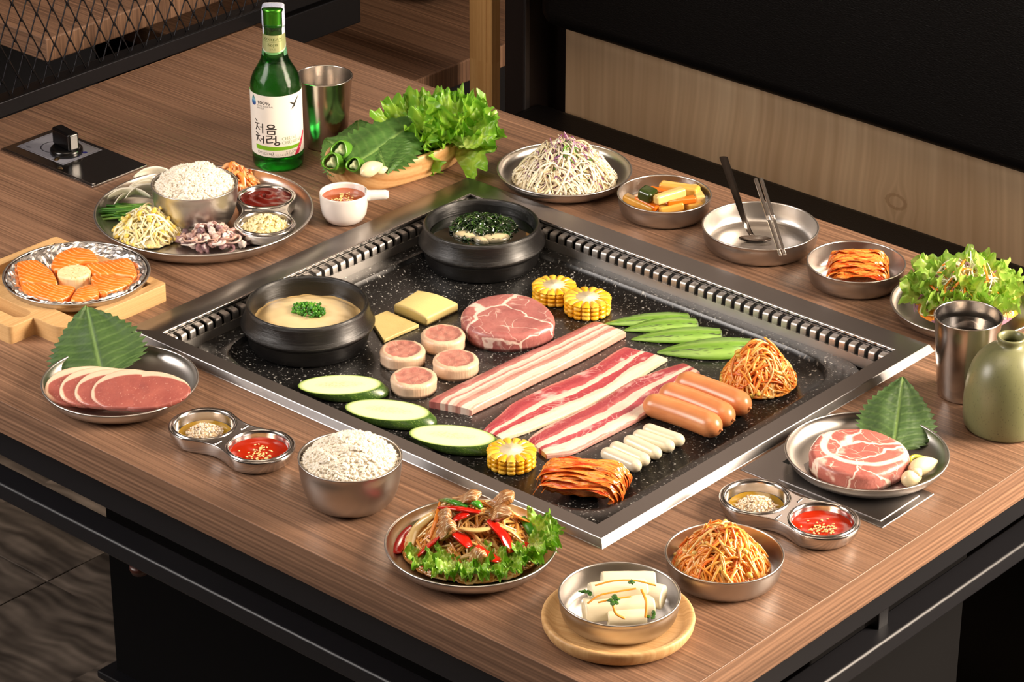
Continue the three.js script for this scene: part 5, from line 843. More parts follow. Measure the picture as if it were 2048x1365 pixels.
function perillaGeo(L, W, seed, dark = 0x22381a, light = 0x40602a, cup = 0.1) {
  const m = new MB(), d = lin(dark), l = lin(light), vein = lin(0x86a85a);
  const f = (s, t) => { const k = (s - 0.5) * 2, a = Math.abs(k), prof = Math.pow(Math.sin(Math.PI * Math.pow(clamp(t, 0.001, 0.999), 0.72)), 0.85) * (1 - 0.12 * t), tooth = 1 + 0.09 * a * a * (((t * 15 + 0.4 * a) % 1) - 0.5) * 2, z = k * W / 2 * prof * tooth;
    const q = (t - 0.34 * a * (1 - t)) * 8.5, fr = Math.abs(q - Math.round(q)), sv = smooth(0.2, 0.0, fr) * smooth(0.02, 0.1, a), mv = smooth(0.05, 0.0, a * prof), pucker = 0.5 + 0.6 * nz(t * 34, k * 18, seed);
    const y = -0.0004 * sv - 0.001 * mv + 0.0011 * pucker * (1 - mv) + cup * W * k * k * prof * prof * 0.5 + 0.004 * nz(t * 3, k * 2, seed) - 0.02 * L * t * t;
    return [t * L, y, z, s, t, mix3(mix3(d, l, clamp(0.35 + 0.5 * pucker + 0.3 * nz(t * 5, k * 3, seed + 2))), vein, Math.max(mv * 0.8, sv * 0.16))]; };
  m.grid(40, 96, f); return m.geometry;
}
function frillGeo(L, seed, { fan = 1.5, ruff = 0.2, cup = 0.25, pale = 0xd3e08a, mid = 0xa4cc42, edge = 0x74ae2a, nu = 280, nv = 28 } = {}) {
  const m = new MB(), c0 = lin(pale), c1 = lin(mid), c2 = lin(edge);
  m.grid(nu, nv, (s, t) => { const th = (s - 0.5) * 2 * fan, e = Math.pow(t, 2.4), p = seed * 1.7, body = 1 + 0.12 * nz(s * 4, seed, 2), w = ruff * L * e * (0.75 * Math.sin(th * 8 + p + t * 2) + 0.4 * Math.sin(th * 21 + p * 2 - t * 4) + 0.5 * nz(s * 16, t * 3, seed)) + ruff * L * Math.pow(t, 7) * 0.30 * Math.sin(th * 47 + p) + 0.05 * L * nz(s * 6, t * 5, seed + 4);
    const r = L * t * body * (1 - 0.05 * e * Math.sin(th * 13 + p)), back = ruff * L * Math.pow(t, 6) * 0.35 * Math.cos(th * 21 + p * 2);
    return [Math.cos(th) * (r - back), w + cup * L * t * t + 0.0012 * Math.sin(t * 40 + s * 30), Math.sin(th) * (r - back) * 0.85, s, t, mix3(mix3(c0, c1, smooth(0.1, 0.65, t + 0.15 * nz(s * 9, t * 5, seed))), c2, smooth(0.75, 1, t + 0.25 * nz(s * 20, t * 9, seed)))]; });
  return m.geometry;
}
const lettuceMat = phys({ vertexColors: true, roughness: 0.42, transmission: 0.25, clearcoat: 0.25, clearcoatRoughness: 0.3 });
// trough of greens
{
  const g = thing('lettuce_bunch', 'bunch of frilly bright green lettuce leaves heaped in the wooden trough', 'lettuce', [trough.x, TABLE + 0.012, trough.z]);
  const o = V(trough.x, TABLE + 0.012, trough.z), up = V(0, 1, 0);
  const spots = [
    [[-.0532, .76, -.6045], [-.0175, .795, -.6461], 0.078, 1.5], [[-.053, .77, -.595], [-.087, .79, -.7136], 0.076, 1.5], [[-.072, .77, -.578], [-.1164, .795, -.6591], 0.080, 1.6],
    [[-.0696, .77, -.5801], [-.1314, .8, -.595], 0.074, 1.5], [[-.0706, .765, -.595], [.0045, .815, -.515], 0.058, 2.2], [[-.0625, .77, -.6194], [-.0062, .82, -.5865], 0.066, 1.9], [[-.0627, .76, -.6289], [.0072, .795, -.6024], 0.058, 1.6], [[-.0776, .77, -.5839], [-.0654, .815, -.5606], 0.062, 2.0], [[-.0683, .76, -.6019], [.0042, .79, -.5702], 0.050, 1.5], [[-.0378, .78, -.5879], [-.0601, .815, -.6551], 0.066, 1.7],
  ];
  spots.forEach(([b, t, L, fan], i) => { const m = part('lettuce_leaf', frillGeo(L, 3 + i * 2, { fan, ruff: 0.17, cup: 0.3 }), lettuceMat, g); orient(m, V(...b).sub(o), V(...t).sub(o), up.clone().multiplyScalar(1.1).add(toEye)); rest(m, TABLE + 0.0025); });
  const leaf = (label, b, t, W, seed, face, dk, lt) => { const B = V(...b), T = V(...t), m = single('perilla_leaf', perillaGeo(B.distanceTo(T), W, seed, dk, lt, -0.12), leafMat, label, 'perilla leaf', [0, 0, 0], 0, undefined); orient(m, B, T, face); };
  leaf('dark green perilla leaf on top of the stack in the trough', [-.0742, .782, -.4487], [-.0906, .802, -.6002], 0.098, 4, V(0.35, 1, 0.45), 0x294a1a, 0x4a762e);
  leaf('perilla leaf in the trough turned towards the steel cup', [-.1001, .77, -.4838], [-.1787, .78, -.5656], 0.092, 7, V(0.2, 1, 0.5), 0x2d501c, 0x507e32);
  leaf('perilla leaf hanging over the near trough wall', [-.1102, .792, -.5219], [-.0375, .776, -.473], 0.085, 9, V(0.5, 1, 0.5), 0x264618, 0x46702a);
  leaf('perilla leaf pushed under the stack at the trough end', [-.0843, .77, -.481], [-.1783, .774, -.5028], 0.080, 12, V(0.1, 1, 0.4), 0x33591f, 0x578636);
  const chilli = phys({ color: 0x5c962c, roughness: 0.25, clearcoat: 0.4, clearcoatRoughness: 0.15 }), pithM = phys({ color: 0xd9dfae, roughness: 0.45 });
  for (const [b, half, r, label] of [[[-.1001, .78, -.4421], 0.013, 0.0125, 'cut green chilli piece showing its white pith at the trough end'], [[-.1039, .79, -.4605], 0.011, 0.0125, 'open green chilli ring resting on the perilla leaves'], [[-.0714, .782, -.4512], 0.010, 0.0105, 'small cut green chilli piece beside the garlic']]) {
    const away = toEye.clone().add(V(-0.25, 0.1, 0.2)).normalize(), B = V(...b).addScaledVector(away, -half), T = V(...b).addScaledVector(away, half), L = half * 2, o2 = thing('green_chilli', label, 'chilli'); const sh = new MB(), q = [[0, r], [0.5, r * 1.03], [1, r * 0.9], [1, r * 0.72], [0.5, r * 0.84], [0, r * 0.82], [0, r]];
    sh.grid(28, q.length - 1, (s, u, i, j) => { const a = (i % 28) / 28 * 6.2832, k = q[j][1] * (1 + 0.09 * Math.cos(3 * a + 0.6)); return [q[j][0] * L, Math.cos(a) * k, Math.sin(a) * k]; }, true);
    part('chilli_skin', sh.geometry, chilli, o2); const p = new MB(); p.grid(16, 8, (s, u) => { const a = s * 6.2832, b2 = u * Math.PI, k = 0.62 * r * (1 + 0.3 * Math.cos(3 * a)); return [L * 0.5 - Math.cos(b2) * L * 0.47, Math.sin(b2) * Math.cos(a) * k, Math.sin(b2) * Math.sin(a) * k]; }, true); part('pith', p.geometry, pithM, o2);
    orient(o2, B, T, V(0, 1, 0));
  }
}
// garlic cloves
const garlicMat = phys({ color: 0xefe0b4, roughness: 0.35, clearcoat: 0.3, clearcoatRoughness: 0.25 });
function clove(label, a, b, r, seed) { const A = V(...a), B = V(...b), L = A.distanceTo(B), m = new MB(); m.grid(26, 22, (s, t) => { const al = s * 6.2832, pr = Math.pow(Math.sin(Math.PI * Math.pow(t, 0.75)), 0.75), k = r * pr * (1 + 0.13 * Math.cos(2 * al) + 0.06 * nz(Math.cos(al) * 2, t * 4, seed)); return [t * L, Math.cos(al) * k * 0.8 + 0.12 * r * Math.sin(t * 3.14), Math.sin(al) * k]; }, true); orient(single('garlic_clove', m.geometry, garlicMat, label, 'garlic'), A, B, V(0, 1, 0)); }
clove('pale garlic clove at the near end of the wooden trough', [-.0523, .78, -.4412], [-.0503, .782, -.4785], 0.0105, 2);
clove('garlic slice half hidden beside the clove in the trough', [-.0476, .777, -.4629], [-.0436, .776, -.4821], 0.006, 3);
// pork neck plate
{
  const o = local([[.7618, -.2696], [.7535, -.2896], [.75, -.3084], [.7609, -.3299], [.7793, -.3464], [.803, -.3499], [.8261, -.3459], [.8433, -.3338], [.8515, -.3184], [.8508, -.2881], [.8403, -.2634], [.8182, -.2506], [.795, -.2495], [.7766, -.2556]]);
  const t = meatTex({ lean: 0xc07468, deep: 0x9c544e, fat: 0xf0dccd, cells: 2.7, seam: 0.085, rim: 0.0, rimWave: 0.05, seed: 34, veins: 1.6, big: [[0.0, -0.25, 0.66, 0.08]] });
  single('pork_neck', slab(outline(o.pts, 90), 0.0205, { round: 0.28, bump: 0.0012, freq: 50, seed: 9, unfold: 0.78 }), wet(t, 0.42, { bumpMap: fineBump, bumpScale: 0.0007 }), 'thick raw pork neck steak with white fat rim on the steel plate', 'meat', [o.cx, TABLE + 0.0022, o.cz]);
  orient(single('perilla_leaf', perillaGeo(0.098, 0.086, 21, 0x24401c, 0x466630, -0.1), leafMat, 'upright green perilla leaf behind the pork neck steak', 'perilla leaf'), V(.8129, .746, -.3493), V(.7854, .774, -.3976), V(0.45, 0.9, 0.6));
  clove('broken garlic clove beside the pork neck steak', [.8576, .752, -.3134], [.8671, .753, -.3521], 0.0105, 5);
  clove('small upright garlic clove between two larger ones', [.8684, .753, -.3067], [.8694, .759, -.3171], 0.0068, 6);
  clove('round garlic clove nearest the plate rim', [.8607, .751, -.2948], [.8732, .751, -.3143], 0.0095, 7);
  const r = new MB(); const P = []; for (let i = 0; i <= 20; i++) { const a = i / 20 * 6.283; P.push(V(Math.cos(a) * 0.011, 0.002 + 0.0015 * Math.sin(a * 2), Math.sin(a) * 0.007)); } r.tube(P, 0.0022, { seg: 8, flat: 1.3 }); for (let i = 0; i < 7; i++) r.blob(-0.005 + i * 0.0017, 0.002, 0.003 * Math.sin(i * 2.1), 0.0019, 0.0012, 0.0016, [1, 1, 1], 0.2, i);
  single('chilli_slice', r.geometry, phys({ color: 0xb4b84a, roughness: 0.3, clearcoat: 0.4 }), 'pale green chilli slice with seeds beside the pork neck', 'chilli', [.8547, -.3384].reduce((o2, q, i) => (o2[i * 2] = q, o2), [0, TABLE + 0.012, 0]), 0.6);
}
// duck slices fanned on their plate, with a perilla leaf behind
{
  const t = [1, 2].map((seed) => tex(512, 256, (u, v) => { const x = (u - 0.5) * 2, y = (v - 0.5) * 2, top = -Math.sqrt(Math.max(0, 1 - x * x * 0.86)), d = y - top + 0.05 * fbm(u * 5, 2, seed) + 0.1 * smooth(0.5, 1, x), edge2 = 1 - Math.hypot(x * 0.97, y * (y < 0 ? 1 : 0.85)) + 0.04 * nz(u * 5, v * 5, seed), fat = Math.max(smooth(0.36, 0.28, d), x < -0.1 ? smooth(0.14, 0.09, edge2) * smooth(-0.1, -0.5, x) * smooth(0.9, 0.3, y) : 0), sk = smooth(0.1, 0.0, d); let c = mix3(rgb(0xb8685a), rgb(0x984e48), clamp(0.45 + 0.8 * fbm(u * 5, v * 3, seed + 3) + 0.15 * nz(u * 60, v * 14, seed))); c = mix3(c, rgb(0xdba894), smooth(0.35, 0.6, nz(u * 40, v * 18, seed + 5)) * 0.5); return mix3(mix3(c, rgb(0xeccbb0), fat), rgb(0xe0b294), sk * 0.7); }, { wrap: false }));
  const shape = (seed) => { const p = []; for (let i = 0; i < 72; i++) { const a = i / 72 * 6.2832, c = Math.cos(a), s = Math.sin(a); p.push([0.046 * Math.sign(c) * Math.pow(Math.abs(c), 0.92) * (1 + 0.03 * nz(c, s, seed)), 0.0265 * s * (1 - 0.18 * c) * (1 + 0.04 * nz(c * 2, s * 2, seed))]); } return p; };
  const words = ['raw duck slice at the back of the fan, against the leaf', 'second raw duck slice from the leaf', 'middle raw duck slice of the fan', 'second raw duck slice from the front of the fan', 'front raw duck slice lying face up on the fan'];
  const place = [[.0888, .765, .1291], [.107, .764, .1244], [.1252, .762, .1185], [.1445, .76, .1115], [.1613, .756, .1003]];
  place.forEach((q, i) => { const o = single('duck_slice', slab(shape(i), 0.0065, { round: 0.35, bump: 0.0006, freq: 70, seed: i, top: (x, z) => 0.004 * Math.cos(x * 30) - 0.004 }), wet(t[i % 2], 0.38, { bumpMap: fineBump, bumpScale: 0.0005 }), words[i], 'meat', q, 0, 'raw duck slices on the steel plate');
    const along = V(0.83, 0.02 + 0.02 * i, -0.56 + 0.02 * i).applyAxisAngle(V(0, 1, 0), (4 - i) * 0.07).normalize(), face = V(0.59, 0, 0.67).multiplyScalar(0.62 - 0.03 * i).add(V(-0.35, 0.8, 0.1)); const X = along, Y = face.addScaledVector(X, -face.dot(X)).normalize(), Z = V(0, 0, 0).crossVectors(X, Y); o.quaternion.setFromRotationMatrix(new THREE.Matrix4().makeBasis(X, Y, Z)); o.position.addScaledVector(Y, (i - 2.6) * 0.0058); });
  orient(single('perilla_leaf', perillaGeo(0.104, 0.112, 33, 0x24401a, 0x44642c, -0.12), leafMat, 'large green perilla leaf standing behind the duck slices', 'perilla leaf'), V(.0764, .748, .0966), V(.0016, .792, .0508), V(0.5, 0.75, 0.55));
}
// salmon and the garlic butter round
{
  const t = [1, 2, 3].map((seed) => tex(256, 256, (u, v) => { const a = u - 0.2 - 0.1 * seed, b = v + 0.35, ph = Math.hypot(a * 1.15, b) * 9.5 + 0.5 * fbm(u * 3, v * 3, seed), d = Math.abs(ph - Math.round(ph)), s = smooth(0.17, 0.05, d) * (0.75 + 0.3 * nz(u * 6, v * 6, seed)); return mix3(mix3(rgb(0xf58a30), rgb(0xea701e), clamp(0.4 + fbm(u * 4, v * 4, seed + 5))), rgb(0xf6c796), clamp(s)); }, { wrap: false }));
  const list = [
    [[[-.149, -.0236], [-.1686, -.0464], [-.1715, -.0736], [-.1512, -.0861], [-.1244, -.075], [-.1171, -.0632], [-.1307, -.0528], [-.1316, -.0247]], 'salmon piece at the far rim of the foil'], [[[-.1879, -.0052], [-.1747, -.0243], [-.1413, -.0178], [-.1174, -.005], [-.1101, .0028], [-.1425, .0246], [-.1604, .0156]], 'salmon piece at the left rim of the foil'], [[[-.1384, .0281], [-.1073, .0037], [-.0874, -.007], [-.0741, .0128], [-.0781, .0338], [-.0997, .0392], [-.1253, .0376]], 'salmon piece at the near left rim of the foil'],
    [[[-.0823, -.0063], [-.0792, -.0232], [-.0655, -.0248], [-.0519, -.0106], [-.0559, .0069], [-.0663, .018]], 'small salmon piece at the near rim of the foil'], [[[-.0945, -.0381], [-.078, -.0564], [-.0542, -.0652], [-.0468, -.0486], [-.0519, -.0159], [-.0756, -.0246]], 'salmon piece at the near right rim of the foil'], [[[-.1235, -.0519], [-.1184, -.0674], [-.0988, -.0997], [-.0634, -.0804], [-.0578, -.0692], [-.08, -.0582], [-.0968, -.0432]], 'salmon piece at the far right rim of the foil']];
  list.forEach(([pts, label], i) => { const o = local(pts); single('salmon_piece', slab(outline(o.pts, 64, 0.3), 0.0165, { round: 0.22, bump: 0.0008, freq: 60, seed: i, swell: 0.0015 }), wet(t[i % 3], 0.34), label, 'salmon', [o.cx, TABLE + 0.0145, o.cz], 0, 'salmon pieces on the foil plate'); });
  const bt = tex(256, 256, (u, v) => mix3(mix3(rgb(0xf4e6ba), rgb(0xeacf94), clamp(0.4 + fbm(u * 7, v * 7, 2))), rgb(0xc59c58), smooth(0.3, 0.55, nz(u * 16, v * 16, 5)) * 0.7), { wrap: false });
  const pts = []; for (let i = 0; i < 48; i++) { const a = i / 48 * 6.2832; pts.push([Math.cos(a) * 0.0195, Math.sin(a) * 0.0195]); }
  single('butter_round', slab(pts, 0.0175, { round: 0.15, bump: 0.0006, freq: 150 }), phys({ map: bt, roughness: 0.45, bumpMap: fineBump, bumpScale: 0.0006 }), 'round of pale garlic butter in the middle of the salmon', 'butter', [-.1161, -.0303].reduce((o, q, i) => (o[i * 2] = q, o), [0, TABLE + 0.0145, 0]));
}
// steamed egg and seaweed soup in the stone pots
{
  const m = new MB(), R = 0.0625; const wr = (x, z) => { const q = Math.hypot(x, z) / R; return 0.007 * Math.pow(Math.max(0, 1 - Math.pow(q / 0.93, 4)), 0.8) + 0.0016 * nz(x * 60, z * 90, 2) * smooth(0.3, 0.9, q); };
  const inner = lin(0xecd3a0), outer = lin(0xd2ad6c);
  m.grid(72, 26, (s, t) => { const a = s * 6.2832, q = 1 - t, x = Math.cos(a) * q * R, z = Math.sin(a) * q * R; const k = smooth(0.6, 0.98, q + 0.12 * nz(x * 50, z * 50, 4)); return [x, wr(x, z), z, 0, 0, mix3(inner, outer, k * 0.7)]; }, true);
  single('steamed_egg', m.geometry, phys({ vertexColors: true, roughness: 0.3, clearcoat: 0.4, clearcoatRoughness: 0.2 }), 'smooth cream coloured steamed egg filling the stone pot', 'steamed egg', [potAt.egg[0], STONE + 0.031, potAt.egg[2]]);
  const g = thing('chopped_chives', 'chopped green chives scattered on the steamed egg', 'chives', [potAt.egg[0] - 0.002, STONE + 0.038, potAt.egg[2] - 0.004]); g.userData.kind = 'stuff';
  const c = new MB(), r = rng(61); for (let i = 0; i < 130; i++) { const a = r() * 6.283, d = Math.sqrt(r()) * 0.0195, x = Math.cos(a) * d * 1.15, z = Math.sin(a) * d * 0.8, th = r() * 6.28, e = r() * 1.2, l = 0.0028 + 0.0024 * r(), y = 0.0012 + 0.005 * r() * (1 - d / 0.02); const D = V(Math.cos(th) * Math.cos(e), Math.sin(e), Math.sin(th) * Math.cos(e)); c.tube([V(x, y, z), V(x, y, z).addScaledVector(D, l)], 0.0012 + 0.0005 * r(), { seg: 6, color: lin([0x3f8a1e, 0x5fa52c, 0x2f6e18][Math.floor(r() * 3)]) }); } c.build('chive_bits', vcol(0.35), g);
  single('soup_broth', discGeo(0.0625, 3, 0.0002), phys({ color: 0x10170c, roughness: 0.04, clearcoat: 0.8, clearcoatRoughness: 0.03 }), 'dark clear broth in the stone pot at the back corner', 'soup', [potAt.soup[0], STONE + 0.036, potAt.soup[2]]);
  const s = thing('seaweed', 'tangle of dark green seaweed floating in the soup', 'seaweed', [potAt.soup[0] - 0.010, STONE + 0.0335, potAt.soup[2] - 0.013]); s.userData.kind = 'stuff';
  heap(s, 'seaweed_ribbons', { n: 260, R: 0.041, H: 0.0075, len: [0.012, 0.03], rad: [0.0012, 0.003], flat: 0.25, cols: [0x18300e, 0x24421a, 0x10200a, 0x34521c].map(lin), seed: 71, up: 0.6, wobble: 0.008, mat: vcol(0.16, { clearcoat: 0.8, clearcoatRoughness: 0.08 }), profile: 3, seg: 6 });
  const om = phys({ vertexColors: true, roughness: 0.3, clearcoat: 0.5, clearcoatRoughness: 0.15 });
  for (const [q, L, label, turn] of [[[.1203, -.4454], 0.0175, 'pale oyster at the left in the seaweed soup', 0.5], [[.1508, -.4631], 0.0185, 'pale oyster at the right in the seaweed soup', 0.9], [[.143, -.4465], 0.010, 'small pale oyster between the two larger ones', 0.2]]) { const o = new MB(); o.grid(32, 12, (u, t) => { const a = u * 6.2832, b = t * Math.PI, k = 1 + 0.14 * nz(Math.cos(a) * 2, Math.sin(a) * 2, L * 300); return [Math.sin(b) * Math.cos(a) * L * k, Math.cos(b) * 0.0055, Math.sin(b) * Math.sin(a) * L * 0.55 * k, u, t, mix3(lin(0xd8c9a0), lin(0x6f6a58), smooth(0.72, 0.98, Math.sin(b) + 0.15 * nz(Math.cos(a) * 4, Math.sin(a) * 4, 3)))]; }, true); single('oyster', o.geometry, om, label, 'oyster', at3(q, STONE + 0.0372), turn, 'oysters in the soup'); }
}
// the large tray: onion, chives, bean sprouts, octopus, orange kimchi
const trayY = TABLE + 0.002;
{
  const om = phys({ color: 0xe9e4d2, roughness: 0.3, clearcoat: 0.35, clearcoatRoughness: 0.2 }), r = rng(81);
  const spots = [[-.26, -.2455], [-.2612, -.2567], [-.2589, -.2631], [-.2597, -.2708], [-.2591, -.238], [-.2573, -.2773], [-.2437, -.2378], [-.2386, -.2467], [-.2363, -.255], [-.2675, -.2932], [-.2396, -.2274], [-.2312, -.243]];
  spots.forEach(([x, z], i) => { const m = new MB(), R = 0.034 + 0.010 * r(), P = []; for (let k = 0; k <= 16; k++) { const a = (k / 16 - 0.5) * 1.7; P.push(V(Math.sin(a) * R, 0.004 * Math.cos(a * 1.6), -Math.cos(a) * R + R * 0.86)); } m.tube(P, (t) => 0.0088 * Math.pow(Math.sin(Math.PI * clamp(t, 0.04, 0.96)), 0.5), { seg: 12, flat: 0.26, spin: 1.0 });
    single('onion_slice', m.geometry, om, 'translucent white onion slice piled at the back of the large tray', 'onion', [x, trayY + 0.008 + i * 0.0016, z], 0.95 + (r() - 0.5) * 0.7, 'onion slices in the large tray'); });
  const ch = thing('cut_chives', 'bundle of cut green chives at the left rim of the large tray', 'chives', [-.2449, -.2104].reduce((o, q, k) => (o[k * 2] = q, o), [0, trayY, 0]), 0.72); ch.userData.kind = 'stuff';
  const cm = new MB(); for (let i = 0; i < 70; i++) { const y = 0.002 + 0.010 * r(), z = (r() - 0.5) * 0.028 * (1 - y * 30), x = (r() - 0.5) * 0.012 + (r() < 0.5 ? 0 : 0.022), a = (r() - 0.5) * 0.5, D = V(Math.cos(a), 0.12 * (r() - 0.5), Math.sin(a)); cm.tube([V(x, y, z).addScaledVector(D, -0.021), V(x, y + 0.0006, z), V(x, y, z).addScaledVector(D, 0.021)], 0.0013 + 0.0004 * r(), { seg: 6, color: lin([0x3f7f1f, 0x568f2e, 0x77ac45, 0x2f6818][Math.floor(r() * 4)]) }); } cm.build('chive_stalks', vcol(0.32), ch);
  const sp = thing('bean_sprouts', 'pale yellow bean sprouts heaped in the large round tray', 'bean sprouts', [-.1764, -.1978].reduce((o, q, k) => (o[k * 2] = q, o), [0, trayY, 0]), 0.72); sp.userData.kind = 'stuff';
  heap(sp, 'sprout_strands', { n: 190, R: 0.042, H: 0.032, len: [0.025, 0.05], rad: [0.0010, 0.0017], cols: [0xefe6c0, 0xe9dba4, 0xf3ecd2, 0xe2cf8c].map(lin), seed: 82, heads: 0.5, headCols: [0xe6c95a, 0xd8b944, 0xefd878].map(lin), up: 0.5, wobble: 0.008, mat: shredMat });
  const oc = thing('chopped_octopus', 'chopped pinkish grey baby octopus heaped at the near tray rim', 'octopus', [-.0998, -.2318].reduce((o, q, k) => (o[k * 2] = q, o), [0, trayY, 0]), 0.72); oc.userData.kind = 'stuff';
  const ob = new MB(), oc2 = [0xd8b9ac, 0xc9a090, 0xe9dcd6, 0x9a7478, 0xb98d84, 0x6f5058, 0xdcc8c0].map(lin);
  for (let i = 0; i < 120; i++) { const a = r() * 6.283, d = Math.sqrt(r()), x = Math.cos(a) * d * 0.043, z = Math.sin(a) * d * 0.021, y = 0.003 + 0.022 * Math.pow(1 - d * d, 0.8) * (0.5 + 0.5 * r()), c = oc2[Math.floor(r() * oc2.length)]; if (i % 3) ob.blob(x, y, z, 0.0032 + 0.0035 * r(), 0.0026 + 0.002 * r(), 0.003 + 0.002 * r(), c, 0.7, i, [r() * 3, r() * 6, r() * 3]); else { const P = [V(x, y, z)]; let th = r() * 6.28; for (let k = 1; k < 6; k++) { th += 0.7; P.push(V(x + Math.cos(th) * 0.003 * k, y + 0.0016 * Math.sin(k), z + Math.sin(th) * 0.003 * k)); } ob.tube(P, (t) => 0.0026 * (1 - 0.7 * t), { seg: 7, color: c, n: 14 }); } }
  ob.build('octopus_bits', vcol(0.28, { clearcoat: 0.5, bumpMap: fineBump, bumpScale: 0.0006 }), oc);
  const kk = thing('orange_kimchi', 'chopped orange kimchi behind the rice bowl on the tray', 'kimchi', [-.2029, -.3666].reduce((o, q, k) => (o[k * 2] = q, o), [0, trayY, 0]), 0.4); kk.userData.kind = 'stuff';
  heap(kk, 'kimchi_pieces', { n: 80, R: 0.030, H: 0.026, len: [0.012, 0.022], rad: [0.0022, 0.0042], flat: 0.5, cols: [0xe88a3c, 0xf0a860, 0xd8601e, 0xe9b07a].map(lin), seed: 83, up: 0.8, wobble: 0.006, mat: glossShred });
}
// glass noodle stir-fry: noodles are one mass, strips are things
{
  const [cx, cz] = [.6139, .0868];
  const g = thing('glass_noodles', 'tangle of glossy brown glass noodles heaped on the plate', 'noodles', [cx, TABLE + 0.0016, cz]); g.userData.kind = 'stuff';
  heap(g, 'noodle_strands', { n: 340, R: 0.069, H: 0.045, pan: [0.052, 0.0838, 0.0185, 0.85], bend: 4.5, len: [0.05, 0.09], rad: [0.0011, 0.0021], cols: [0xc98a3e, 0xdcab62, 0xbd7a34, 0xe6c080, 0xd29850].map(lin), seed: 91, up: 0.15, wobble: 0.005, mat: vcol(0.16, { clearcoat: 0.7, clearcoatRoughness: 0.1 }) });
  const strip = (name, pts, w, th, mat, label, cat, group, lift = 0.003) => { const P = pts.map((q) => V(q[0], q[1] + lift, q[2])), c = P.reduce((a, q) => a.add(q), V(0, 0, 0)).multiplyScalar(1 / P.length), m = new MB(); if (P.length < 3) P.splice(1, 0, P[0].clone().lerp(P[1], 0.5).add(V(0, 0.002, 0))); m.tube(P.map((q) => q.clone().sub(c)), (t) => w * Math.pow(Math.sin(Math.PI * clamp(t, 0.06, 0.94)), 0.3), { seg: 10, flat: th / w, n: 22, spin: 0.15 }); single(name, m.geometry, mat, label, cat, [c.x, c.y, c.z], 0, group); };
  const red = phys({ color: 0xc41a0e, roughness: 0.14, clearcoat: 0.6, clearcoatRoughness: 0.08 }), org = phys({ color: 0xe8862a, roughness: 0.25, clearcoat: 0.4 }), grn = phys({ color: 0x3f8a24, roughness: 0.25, clearcoat: 0.4 }), oni = phys({ color: 0xd9b878, roughness: 0.2, clearcoat: 0.5 });
  const gr = 'red pepper strips in the stir-fry', gg = 'green onion pieces in the stir-fry', go = 'carrot strips in the stir-fry', gn = 'onion strips in the stir-fry';
  strip('pepper_strip', [[.5697, .744, .1494], [.5522, .744, .1238], [.5314, .744, .0924]], 0.0084, 0.0022, red, 'red pepper strip standing at the left end of the stir-fry', 'pepper', gr);
  strip('pepper_strip', [[.5945, .7482, .1519], [.6045, .7611, .1438], [.6122, .7723, .1326]], 0.0095, 0.0022, red, 'broad red pepper strip slanting at lower left of the noodles', 'pepper', gr);
  strip('pepper_strip', [[.5872, .7818, .1055], [.6129, .7898, .1037], [.6315, .7887, .095]], 0.0068, 0.0022, red, 'red pepper strip lying at the back under green onion', 'pepper', gr, 0.005);
  strip('pepper_strip', [[.624, .777, .1252], [.6354, .774, .1248], [.6456, .7684, .1259]], 0.0084, 0.0022, red, 'short red pepper strip in the centre beside the meat', 'pepper', gr, 0.005);
  strip('pepper_strip', [[.6426, .7835, .095], [.6592, .7724, .0923], [.6733, .7586, .0957]], 0.0084, 0.0022, red, 'long curved red pepper strip right of centre', 'pepper', gr, 0.006);
  strip('pepper_strip', [[.6496, .7697, .1201], [.6612, .7628, .1171], [.6716, .7569, .1084]], 0.0081, 0.0022, red, 'curved red pepper strip low in front', 'pepper', gr, 0.004);
  strip('pepper_strip', [[.6163, .7833, .1168], [.6198, .7864, .1104], [.6242, .7885, .1037]], 0.0068, 0.0022, red, 'red pepper strip just behind the brown meat piece', 'pepper', gr, 0.005);
  strip('pepper_strip', [[.6061, .7483, .1542], [.6208, .7516, .1522], [.6324, .7555, .1467]], 0.0070, 0.0022, red, 'red pepper strip lying along the lettuce in front', 'pepper', gr);
  strip('pepper_strip', [[.6695, .7617, .0729], [.6743, .7567, .074], [.6781, .753, .079]], 0.0062, 0.0022, red, 'red pepper strip at the right beside the lettuce', 'pepper', gr);
  strip('green_onion', [[.5343, .744, .0467], [.6001, .7894, .0984], [.6191, .7912, .0988]], 0.0052, 0.003, grn, 'green onion piece at the back left of the stir-fry', 'green onion', gg, 0.005);
  strip('green_onion', [[.617, .7931, .0921], [.63, .7899, .0912]], 0.0050, 0.003, grn, 'short green onion piece at the top of the stir-fry', 'green onion', gg, 0.006);
  strip('green_onion', [[.6463, .7684, .0481], [.6588, .7631, .0534], [.6705, .7535, .0562]], 0.0052, 0.003, grn, 'green onion piece at the right end of the stir-fry', 'green onion', gg, 0.005);
  strip('carrot_strip', [[.5803, .7802, .0974], [.5982, .7776, .1225], [.6047, .7667, .1382]], 0.0022, 0.0012, org, 'thin carrot strip across the left of the noodles', 'carrot', go, 0.006);
  strip('carrot_strip', [[.5982, .748, .1531], [.6063, .7577, .1472], [.6153, .7675, .1382]], 0.0018, 0.0012, org, 'thin carrot strip below the broad pepper strip', 'carrot', go, 0.005);
  strip('carrot_strip', [[.6468, .7746, .0592], [.65, .7669, .0493], [.6493, .7539, .0334]], 0.0068, 0.0016, org, 'broad carrot slice at the far right of the stir-fry', 'carrot', go, 0.005);
  strip('carrot_strip', [[.6719, .7538, .1138], [.6754, .7548, .1017], [.6758, .7565, .0875]], 0.0044, 0.0014, org, 'carrot strip low in front near the lettuce', 'carrot', go, 0.004);
  strip('onion_strip', [[.5845, .7508, .1462], [.5762, .7633, .1279], [.5872, .7784, .1135]], 0.0050, 0.002, oni, 'pale curved onion strip on the left of the noodles', 'onion', gn, 0.004);
